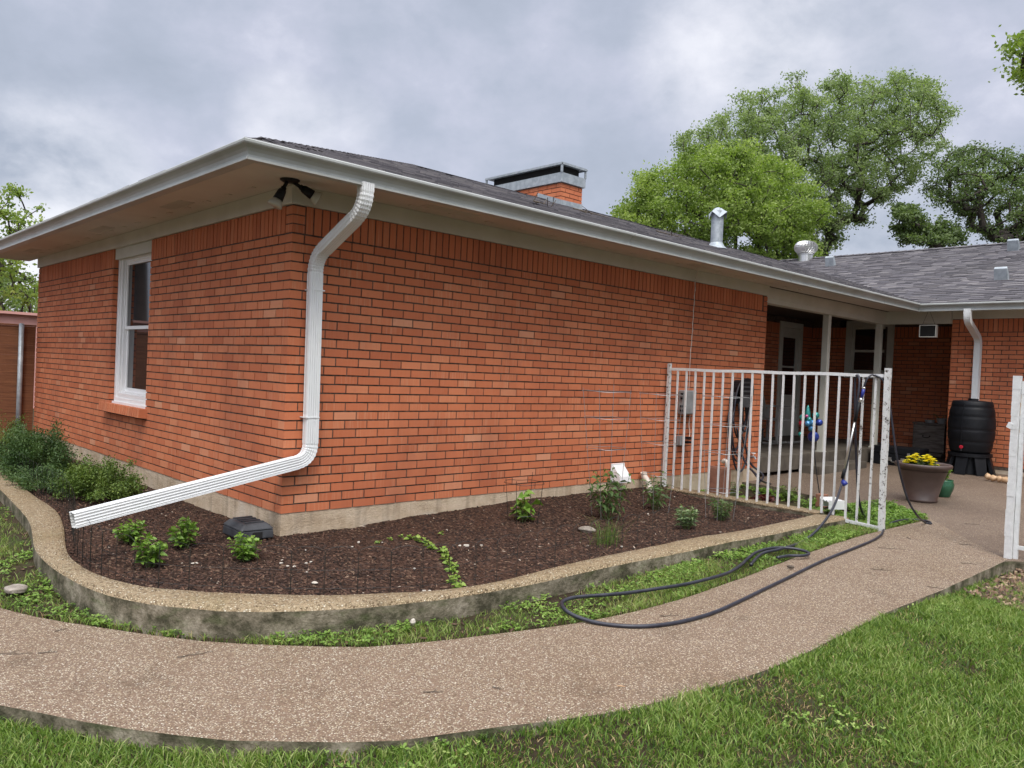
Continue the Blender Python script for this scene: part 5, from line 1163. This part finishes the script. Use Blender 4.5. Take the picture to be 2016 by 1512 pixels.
# twigs fallen on the walk
def twig(u, v, L, a, label, group='twigs on the walk', dz=.004, r=.003, P0=None, fork=True, surf=None):
    p = np.array(P0) if P0 is not None else gp(u, v, dz); root = empty('twig', p, label, 'twig', group); mb = MB(); pts = []
    for k in range(7):
        t = k/6-.5; q = np.array([p[0]+L*t*math.cos(a)+.03*L*math.sin(k*1.7), p[1]+L*t*math.sin(a)+.05*L*math.cos(k*2.1+u), 0]); q[2] = (surf(q[0], q[1]) if surf else PZ(q[0]))+r+dz*.5; pts.append(tuple(q))
    mb.tube(pts, [r*(1-.1*k) for k in range(7)], 6)
    if fork: q = Vector(pts[3]); mb.tube([q, q+Vector((L*.22*math.cos(a+.7), L*.22*math.sin(a+.7), .006))], r*.6, 5)
    mb.build('stick', M_twig, root); return root
for (u, v, L, a) in ((385, 1288, .16, -.2), (20, 1287, .20, -.6), (95, 1284, .08, -.4), (120, 1240, .06, .2), (1320, 1212, .12, -.5), (980, 1355, .05, -1.2), (855, 1362, .09, -.6), (1735, 1122, .14, -1.0), (1910, 1110, .12, -1), (1900, 1072, .10, -1), (1915, 1032, .14, -1.0), (1668, 1240, .10, .8), (1842, 1157, .10, -1.2), (1790, 1060, .10, .7), (1755, 1080, .22, -.9)):
    twig(u, v, L, a, 'small dark twig fallen on the pebbled walk', r=.0025)
p = gp(1556, 1118, .01); pebble('pine_cone', p[0], p[1], p[2]+.008, (.022, .014, .012), 'dark seed pod lying on the walk above the hose', 'seed pod', None, M_twig)
p = gp(1222, 1350, .01)
for (u, v) in ((1222, 1352), (1400, 1388), (1640, 1293)):
    p = gp(u, v, .003); mb = MB(); a = rnd()*6
    mb.tube([(p[0]-.02*math.cos(a), p[1]-.02*math.sin(a), p[2]+.002), (p[0], p[1], p[2]+.004), (p[0]+.02*math.cos(a), p[1]+.02*math.sin(a), p[2]+.002)], [.001, .003, .001], 6)
    tag(mb.build('catkin', M_tan, None), 'thin tan catkin on the walk', 'catkin', 'catkins on the walk')
# branches lying on the roof
for (x, y, L, a, lab) in ((2.85, .30, .42, .5, 'forked grey branch lying on the roof edge nearest the house corner'), (5.0, 1.5, .55, -.3, 'long bare branch on the shingles below the chimney'), (5.9, .9, .5, -.15, 'thin branch lying low on the shingles right of the chimney')):
    t_ = twig(0, 0, L, a, lab, group=None, r=.009, P0=(x, y, zf(y)+.02), surf=lambda X, Y: zf(Y)+.028); t_.name = 'fallen_branch'
    for k in range(5): mb = MB(); s = Vector((x+ru(-.18, .18), y+ru(-.04, .04), zf(y)+.03)); mb.tube([s, s+Vector((ru(-.12, .12), ru(-.1, .1), ru(.02, .10)))], .004, 5); mb.build('side_twig', M_twig, t_)

# ================================================================ PATIO THINGS
pt = empty('flower_pot', (6.90, -2.06, PZ(6.9)), 'large taupe plastic pot of yellow flowers on the patio edge', 'flower pot')
pc = gp(1812, 990); pc = (7.00, float(on(0, 7.0, 1816, 950)[1]), PZ(7.0)-.004)
mb = MB(); mb.lathe([(0, .0), (.155, 0), (.165, .012), (.168, .03), (.162, .034), (.205, .20), (.262, .385), (.285, .395), (.300, .405), (.302, .43), (.292, .44), (.272, .43), (.262, .40), (.22, .30)], pc, 48); mb.build('pot', M_copper, pt, smooth=True)
mb = MB(); mb.lathe([(.262, .36), (.0, .37)], pc, 32); mb.build('potting_soil', M_soil, pt)
n = 900; a = rng.uniform(0, 6.28, n); rr = .17*np.sqrt(rng.uniform(0, 1, n)); C_ = np.stack([pc[0]-.03+rr*np.cos(a), pc[1]+.02+rr*np.sin(a), pc[2]+.38+.13*(1-(rr/.19)**2)*rng.uniform(.1, 1, n)], 1)
leafmesh('foliage', C_, np.stack([np.cos(a), np.sin(a), rng.uniform(-.2, .8, n)], 1), rng.uniform(.03, .055, n), rng.uniform(.014, .026, n), rng.uniform(0, .7, n), M_shrubL, pt)
mb = MB()
for k in range(80):
    a = rnd()*6.28; r_ = .175*math.sqrt(ru(.1, 1)); c = Vector((pc[0]-.03+r_*math.cos(a), pc[1]+.02+r_*math.sin(a), pc[2]+.40+.13*(1-(r_/.2)**2)+ru(-.01, .025)))
    for q in range(2):
        for j in range(9):
            b_ = 2*math.pi*j/9+q*.35; d = Vector((math.cos(b_), math.sin(b_), .35+.5*q)).normalized(); s = d.cross(Vector((0, 0, 1))).normalized(); L = .034-.010*q
            mb.add([c, c+d*L*.6+s*.010, c+d*L, c+d*L*.6-s*.010], [(0, 1, 2, 3)])
mb.build('flower', M_yellow, pt, norm=False)
gpz = (7.62, float(on(0, 7.62, 1856, 970)[1]), PZ(7.6)-.004)
gpt = empty('green_pot', gpz, 'small glazed green pot with a leafy plant beside the taupe pot', 'flower pot')
mb = MB(); mb.lathe([(0, 0), (.075, 0), (.082, .01), (.115, .10), (.122, .15), (.108, .19), (.112, .205), (.10, .205), (.095, .18)], gpz, 32); mb.build('pot', M_greenpot, gpt, smooth=True)
n = 260; a = rng.uniform(0, 6.28, n); t = rng.uniform(0, 1, n); C_ = np.stack([gpz[0]+.07*t*np.cos(a), gpz[1]+.07*t*np.sin(a), gpz[2]+.19+.17*t], 1)
leafmesh('foliage', C_, np.stack([np.cos(a), np.sin(a), rng.uniform(.2, 1.2, n)], 1), rng.uniform(.035, .06, n), rng.uniform(.016, .026, n), rng.uniform(.2, 1, n), M_basil, gpt)

bx, by = 10.62, float(on(0, 10.62, 1912, 850)[1])
rb = empty('rain_barrel', (bx, by, PZ(bx)), 'black plastic rain barrel standing on a splayed black stand under the downspout', 'rain barrel')
z0_ = .60; R0 = .312; prof_ = [(0, 0), (R0*.82, 0), (R0*.84, .02)]
for k in range(41):
    t = k/40; z = .02+.76*t; r = R0*(.86+.17*math.sin(math.pi*min(1, max(0, t)))**.8)
    for zc_ in (.18, .36, .56, .70): 
        r -= .012*math.exp(-((z-zc_)/.011)**2)
    prof_.append((r, z))
prof_ += [(R0*.84, .79), (R0*.5, .80), (0, .80)]
mb = MB(); mb.lathe(prof_, (bx, by, z0_), 48); mb.build('barrel', M_blackp, rb, smooth=True)
mb = MB(); mb.lathe([(.07, 0), (.07, .025), (.055, .03)], (bx+.02, by+.0, z0_+.80), 20); mb.build('inlet', M_blackp, rb)
mb = MB()
for k in range(7):
    a = 2*math.pi*k/7+.35; d = Vector((math.cos(a), math.sin(a), 0)); s = Vector((-d.y, d.x, 0)); c = Vector((bx, by, 0))
    P = [c+d*.26+s*.085+Vector((0, 0, z0_)), c+d*.26-s*.085+Vector((0, 0, z0_)), c+d*.345-s*.075+Vector((0, 0, PZ(bx))), c+d*.345+s*.075+Vector((0, 0, PZ(bx)))]
    P2 = [p-d*.05 for p in P]; mb.add(P+P2, [(0, 1, 2, 3), (7, 6, 5, 4), (0, 3, 7, 4), (1, 5, 6, 2), (0, 4, 5, 1), (3, 2, 6, 7)])
mb.lathe([(.28, 0), (.30, .0), (.30, .05), (.24, .05)], (bx, by, z0_-.045), 40); mb.lathe([(.235, 0), (.205, .30)], (bx, by, PZ(bx)), 32); mb.build('stand', M_blackp, rb)
mb = MB(); fdir = Vector((-.97, .0, 0)); mb.tube([Vector((bx-R0*.86, by+.03, z0_+.07)), Vector((bx-R0*.86-.05, by+.03, z0_+.07)), Vector((bx-R0*.86-.06, by+.03, z0_+.04))], .012, 10); sp_ = mb.build('spigot', M_blackp, rb)
M_redp = mat('red_plastic', (.42, .012, .03), .4)
mb = MB(); mb.lathe([(0, 0), (.026, 0), (.028, .008), (.024, .016), (0, .018)], (0, 0, 0), 16); o = mb.build('spigot_handle', M_redp, None); o.rotation_euler = (0, -math.pi/2, 0); o.location = (bx-R0*.86-.05, by+.03, z0_+.10); o.parent = rb; o.matrix_parent_inverse = world_mat(rb).inverted()
mb = MB(); mb.tube([(bx-R0*1.03, by+.035, z0_+.15), (bx-R0*1.05, by+.035, z0_+.45), (bx-R0*.9, by+.03, z0_+.76)], .006, 6); mb.build('level_tube', M_blackp, rb)

# grey wooden box on a pale block
wb = empty('wooden_box', (12.1, -.35, .45), 'weathered grey wooden box with an iron pull beside the barrel', 'box')
ya, yb_ = -.60, -.09
mb = MB(); mb.box(11.98, 12.35, ya+.03, yb_-.03, .46, .93); mb.build('carcass', M_oldwood, wb)
mb = MB()
for k in range(3): mb.box(11.955, 11.979, ya+.02, yb_-.02, .463+k*.155, .463+k*.155+.151)
for y in (ya, yb_-.022): mb.box(11.95, 11.985, y, y+.022, .45, .94)
mb.build('front', M_oldwood, wb, bevel=.002)
mb = MB(); mb.box(11.93, 12.37, ya-.015, yb_+.015, .935, .958); mb.build('lid', M_oldwood, wb, bevel=.003)
ym = (ya+yb_)/2+.03; tubeobj('pull', [(11.955, ym-.055, .735), (11.93, ym-.055, .735), (11.925, ym-.045, .712), (11.925, ym, .705), (11.925, ym+.045, .712), (11.93, ym+.055, .735), (11.955, ym+.055, .735)], .006, M_dark, 8, 40, wb)
cblk = empty('concrete_block', (12.1, -.5, .3), 'pale slab under the grey wooden box', 'block'); mb = MB(); mb.box(11.85, 12.4, ya+.0, yb_-.02, .395, .449); mb.build('top_slab', M_porchc, cblk, bevel=.006); mb = MB(); mb.box(11.93, 12.38, ya+.04, yb_-.06, .26, .394); mb.build('base', M_porchc, cblk)
sp2 = empty('grey_planter', (12.1, -.5, .96), 'small pale pot on the right end of the grey wooden box', 'flower pot')
mb = MB(); mb.lathe([(0, 0), (.06, 0), (.085, .08), (.088, .09), (.075, .085)], (12.1, -.50, .96), 20); mb.build('pot', M_beige, sp2); mb = MB(); mb.tube([(12.1, -.47, 1.03), (12.09, -.40, 1.10), (12.1, -.36, 1.12)], .008, 6); mb.tube([(12.1, -.50, 1.03), (12.1, -.53, 1.10)], .006, 6); mb.build('cutting', M_stem, sp2)
sp3 = empty('grey_planter', (12.1, -.40, .96), 'squat pale dish beside the small pot on the wooden box', 'flower pot'); mb = MB(); mb.lathe([(0, 0), (.07, 0), (.085, .05), (.07, .05)], (12.06, -.32, .96), 20); mb.build('dish', M_beige, sp3)

# black equipment case
tk = empty('black_case', (10.75, -.35, .3), 'black hard case with silver latches lying in front of the porch post', 'case')
zb_ = PZ(10.6); yA, yB2 = -.72, .03; xA = 10.50
mb = MB(); mb.box(xA, xA+.42, yA, yB2, zb_, zb_+.175); mb.build('case_bottom', M_blackp, tk, bevel=.01)
mb = MB(); mb.box(xA, xA+.42, yA, yB2, zb_+.179, zb_+.295); mb.build('case_lid', M_blackp, tk, bevel=.014)
for y in (-.14, -.56): mb = MB(); mb.box(xA-.012, xA, y-.022, y+.022, zb_+.15, zb_+.215); mb.build('latch', M_steel, tk, bevel=.003)
mb = MB(); tubeobj('handle', [(xA-.005, -.30, zb_+.085), (xA-.03, -.31, zb_+.06), (xA-.035, -.37, zb_+.055), (xA-.03, -.43, zb_+.06), (xA-.005, -.44, zb_+.085)], .008, M_steel, 8, 30, tk)
for y in (-.27, -.47): mb = MB(); mb.box(xA-.008, xA-.001, y-.028, y+.028, zb_+.07, zb_+.125); mb.build('handle_bracket', M_steel, tk, bevel=.002)

ty = empty('tan_chew', (9.7, -1.95, .29), 'knobbly tan dried bone-shaped thing lying on the patio', 'dog chew')
g = on(2, .30, 1960, 946); mb = MB(); pts = [g+np.array([.05, .12, .05]), g+np.array([0, .08, .035]), g+np.array([0, 0, .03]), g+np.array([-.02, -.10, .028]), g+np.array([0, -.17, .03]), g+np.array([.02, -.23, .035])]
P = resample([tuple(p) for p in pts], 26); mb.tube([tuple(p) for p in P], [.028+.016*abs(math.sin(i*.62))+.004*math.sin(i*2.1) for i in range(26)], 14); mb.tube([tuple(P[4]), tuple(P[4]+np.array([.0, .03, .055]))], [.022, .010], 10); mb.build('chew', M_tan, ty, smooth=True, norm=False)
pb = empty('pine_board', (10.8, -1.9, .3), 'orange pine board leaning behind the right gate post', 'board'); mb = MB(); mb.obox(on(0, 9.9, 2006, 850), (.012, 0, .002), (0, .035, .0), (0.03, .012, .52)); mb.build('plank', M_pine, pb)

# downspout splash block: a cut white gutter piece
spb = empty('splash_block', (5.3, -1.7, .25), 'white ribbed gutter offcut lying at the corner of the bed', 'splash block')
c = on(2, .30, 1640, 990); mb = MB(); a1 = math.radians(-35); ux = Vector((math.cos(a1), math.sin(a1), 0)); uy = Vector((-math.sin(a1), math.cos(a1), 0)); c = Vector(c)
for k in range(6): mb.obox(c+uy*(-.07+k*.028)+Vector((0, 0, .02+(.008 if k % 2 else 0))), ux*.10, uy*.014, Vector((0, 0, .004)))
mb.obox(c+uy*.086+Vector((0, 0, .0)), ux*.10, uy*.003, Vector((0, 0, .05))); mb.obox(c-uy*.086+Vector((0, 0, -.01)), ux*.10, uy*.003, Vector((0, 0, .045))); mb.build('trough', M_winwhite, spb)
sb2 = empty('dark_brick', (5.2, -1.5, .2), 'dark brown block beside the white gutter piece', 'brick'); q = Vector(on(2, .26, 1618, 985)); mb = MB(); mb.obox(q, (.05, 0, 0), (0, .05, 0), (0, 0, .07)); mb.build('block', M_brownslab, sb2, bevel=.005)

# garden stake with glass balls
gs = empty('glass_ball_stake', (6.2, -1.15, .24), 'garden stake of shiny coloured glass balls on a thin dark rod', 'garden ornament')
f0 = on(0, 6.20, 1614, 976); cst = on(0, 6.3, 1598, 830)
tubeobj('rod', [tuple(f0), tuple(f0*.6+cst*.4+np.array([0, .01, 0])), tuple(cst)], .006, M_blackp, 8, 20, gs)
cols = {'teal': (.02, .22, .20), 'red': (.40, .02, .05), 'blue': (.02, .05, .30), 'sky': (.06, .22, .42), 'pink': (.35, .05, .16)}
gm = {k: mat('glass_'+k, v, .12, .35, spec=.8) for k, v in cols.items()}
for (u, v, r_, k) in ((1580, 822, .020, 'teal'), (1588, 820, .012, 'pink'), (1579, 833, .020, 'red'), (1590, 834, .018, 'sky'), (1606, 818, .021, 'teal'), (1600, 833, .020, 'sky'), (1613, 832, .020, 'blue'), (1598, 843, .022, 'sky'), (1576, 855, .016, 'teal'), (1601, 860, .034, 'blue'), (1593, 826, .016, 'teal')):
    r_ *= 2.0; p = on(0, 6.3+ru(-.08, .08), u, v); mb = MB(); N_ = 9; mb.lathe([(r_*math.sin(math.pi*j/N_), -r_*math.cos(math.pi*j/N_)) for j in range(N_+1)], tuple(p), 16); mb.build('glass_ball', gm[k], gs, smooth=True)
    mb = MB(); mb.tube([tuple(p), tuple(cst)], .0022, 5); mb.build('ball_arm', M_blackp, gs)
tp = on(0, 6.3, 1590, 815); mb = MB(); mb.lathe([(.034, -.09), (.036, 0), (.024, .05), (.012, .09), (0, .11)], tuple(tp), 14); mb.build('finial', gm['teal'], gs, smooth=True)

# porch: dark planter, rocking chair, feeder
pbx = (7.45, .55); dp = empty('black_planter', (*pbx, .52), 'round black cauldron pot on the porch beside the wall end', 'flower pot')
mb = MB(); mb.lathe([(0, 0), (.14, 0), (.20, .10), (.235, .22), (.225, .33), (.24, .35), (.22, .35), (.20, .30)], (*pbx, .521), 36); mb.build('pot', M_blackp, dp, smooth=True)
n = 80; a = rng.uniform(0, 6.28, n); C_ = np.stack([pbx[0]+.1*np.cos(a), pbx[1]+.1*np.sin(a), np.full(n, .83)], 1); leafmesh('foliage', C_, np.stack([np.cos(a)*.5, np.sin(a)*.5, rng.uniform(.3, 1.5, n)], 1), rng.uniform(.12, .26, n), rng.uniform(.01, .02, n), rng.uniform(0, .6, n), M_shrubD, dp)
rc = empty('rocking_chair', (9.4, 1.15, .52), 'white wooden rocking chair in the dark porch behind the ornament', 'chair'); X0, Y0, Z0 = 9.5, 1.25, .52
M_ch = simple('chair_paint', (.30, .30, .29), (.40, .40, .39), 6, .6)
mb = MB()
for k in range(6): mb.box(X0-.25, X0+.25, Y0-.25+k*.085, Y0-.18+k*.085, Z0+.40, Z0+.42)
mb.build('seat', M_ch, rc)
mb = MB()
for k in range(6): mb.bar((X0-.22+k*.088, Y0+.24, Z0+.42), (X0-.22+k*.088, Y0+.42, Z0+1.08), .05, .012)
mb.bar((X0-.27, Y0+.42, Z0+1.09), (X0+.27, Y0+.42, Z0+1.09), .03, .07); mb.build('backrest', M_ch, rc)
for s in (-.26, .26):
    for yy in (-.22, .24): mb = MB(); mb.bar((X0+s, Y0+yy, Z0+.05), (X0+s, Y0+yy, Z0+(.62 if yy < 0 else .62)), .035); mb.build('leg', M_ch, rc)
    mb = MB(); mb.box(X0+s-.035, X0+s+.035, Y0-.28, Y0+.30, Z0+.62, Z0+.64); mb.build('armrest', M_ch, rc)
    mb = MB(); mb.tube([(X0+s, Y0+math.sin(t)*1.0*.45, Z0+.02+.09*(1-math.cos(t))*1.2) for t in np.linspace(-1, 1, 12)], .018, 6); mb.build('rocker', M_ch, rc)
hf = empty('bird_feeder', (10.6, -.72, 2.45), 'square white-edged feeder box hanging on cords from the eave corner', 'bird feeder')
ca = on(0, 10.6, 1812, 640); cb_ = on(0, 10.6, 1844, 664); ya, yb3 = sorted((ca[1], cb_[1])); za, zb3 = sorted((ca[2], cb_[2]))
mb = MB(); ring(mb, 10.56, 10.64, ya, yb3, za, zb3, .012); mb.build('frame', M_trim, hf)
mb = MB(); mb.box(10.565, 10.635, ya+.013, yb3-.013, za+.013, zb3-.013); mb.build('screen', M_dark, hf)
top_ = on(0, 10.6, 1829, 612); mb = MB(); mb.tube([(10.6, ya+.03, zb3), (10.6, float(top_[1]), SOF-.005)], .0025, 5); mb.tube([(10.6, yb3-.03, zb3), (10.6, float(top_[1]), SOF-.005)], .0025, 5); mb.build('cord', M_wired, hf)

# ================================================================ LEFT BACKGROUND
wfence = empty('wooden_fence', (-2, 7.3, 0), 'brown horizontal board fence beyond the far end of the house', 'fence')
mb = MB()
for k in range(12):
    z = .26+k*.133; mb.box(-6, -.005, 7.30+ru(0, .004), 7.325, z, z+.1322)
mb.build('boards', M_cedar, wfence); mb = MB(); mb.box(-6, -.002, 7.285, 7.335, 1.858, 1.880); mb.build('cap_rail', M_cedar, wfence)
for x in (-.19, -2.4, -4.6): mb = MB(); mb.tube([(x, 7.25, .2), (x, 7.25, 1.875)], .032, 16); mb.lathe([(.034, 0), (.03, .012), (0, .02)], (x, 7.25, 1.875), 16); mb.build('post', M_galv, wfence, smooth=True)
SHT = float(on(1, 16, 30, 619)[2])
sh = empty('pink_shed', (-3, 16, 0), 'low pink stucco building seen over the wooden fence', 'shed')
mb = MB(); mb.box(-9, 2.6, 16, 20, 0, SHT); mb.build('wall', M_pink, sh); mb = MB(); mb.box(-9.15, 2.75, 15.85, 20.15, SHT+.001, SHT+.06); mb.build('roof', M_pink, sh)
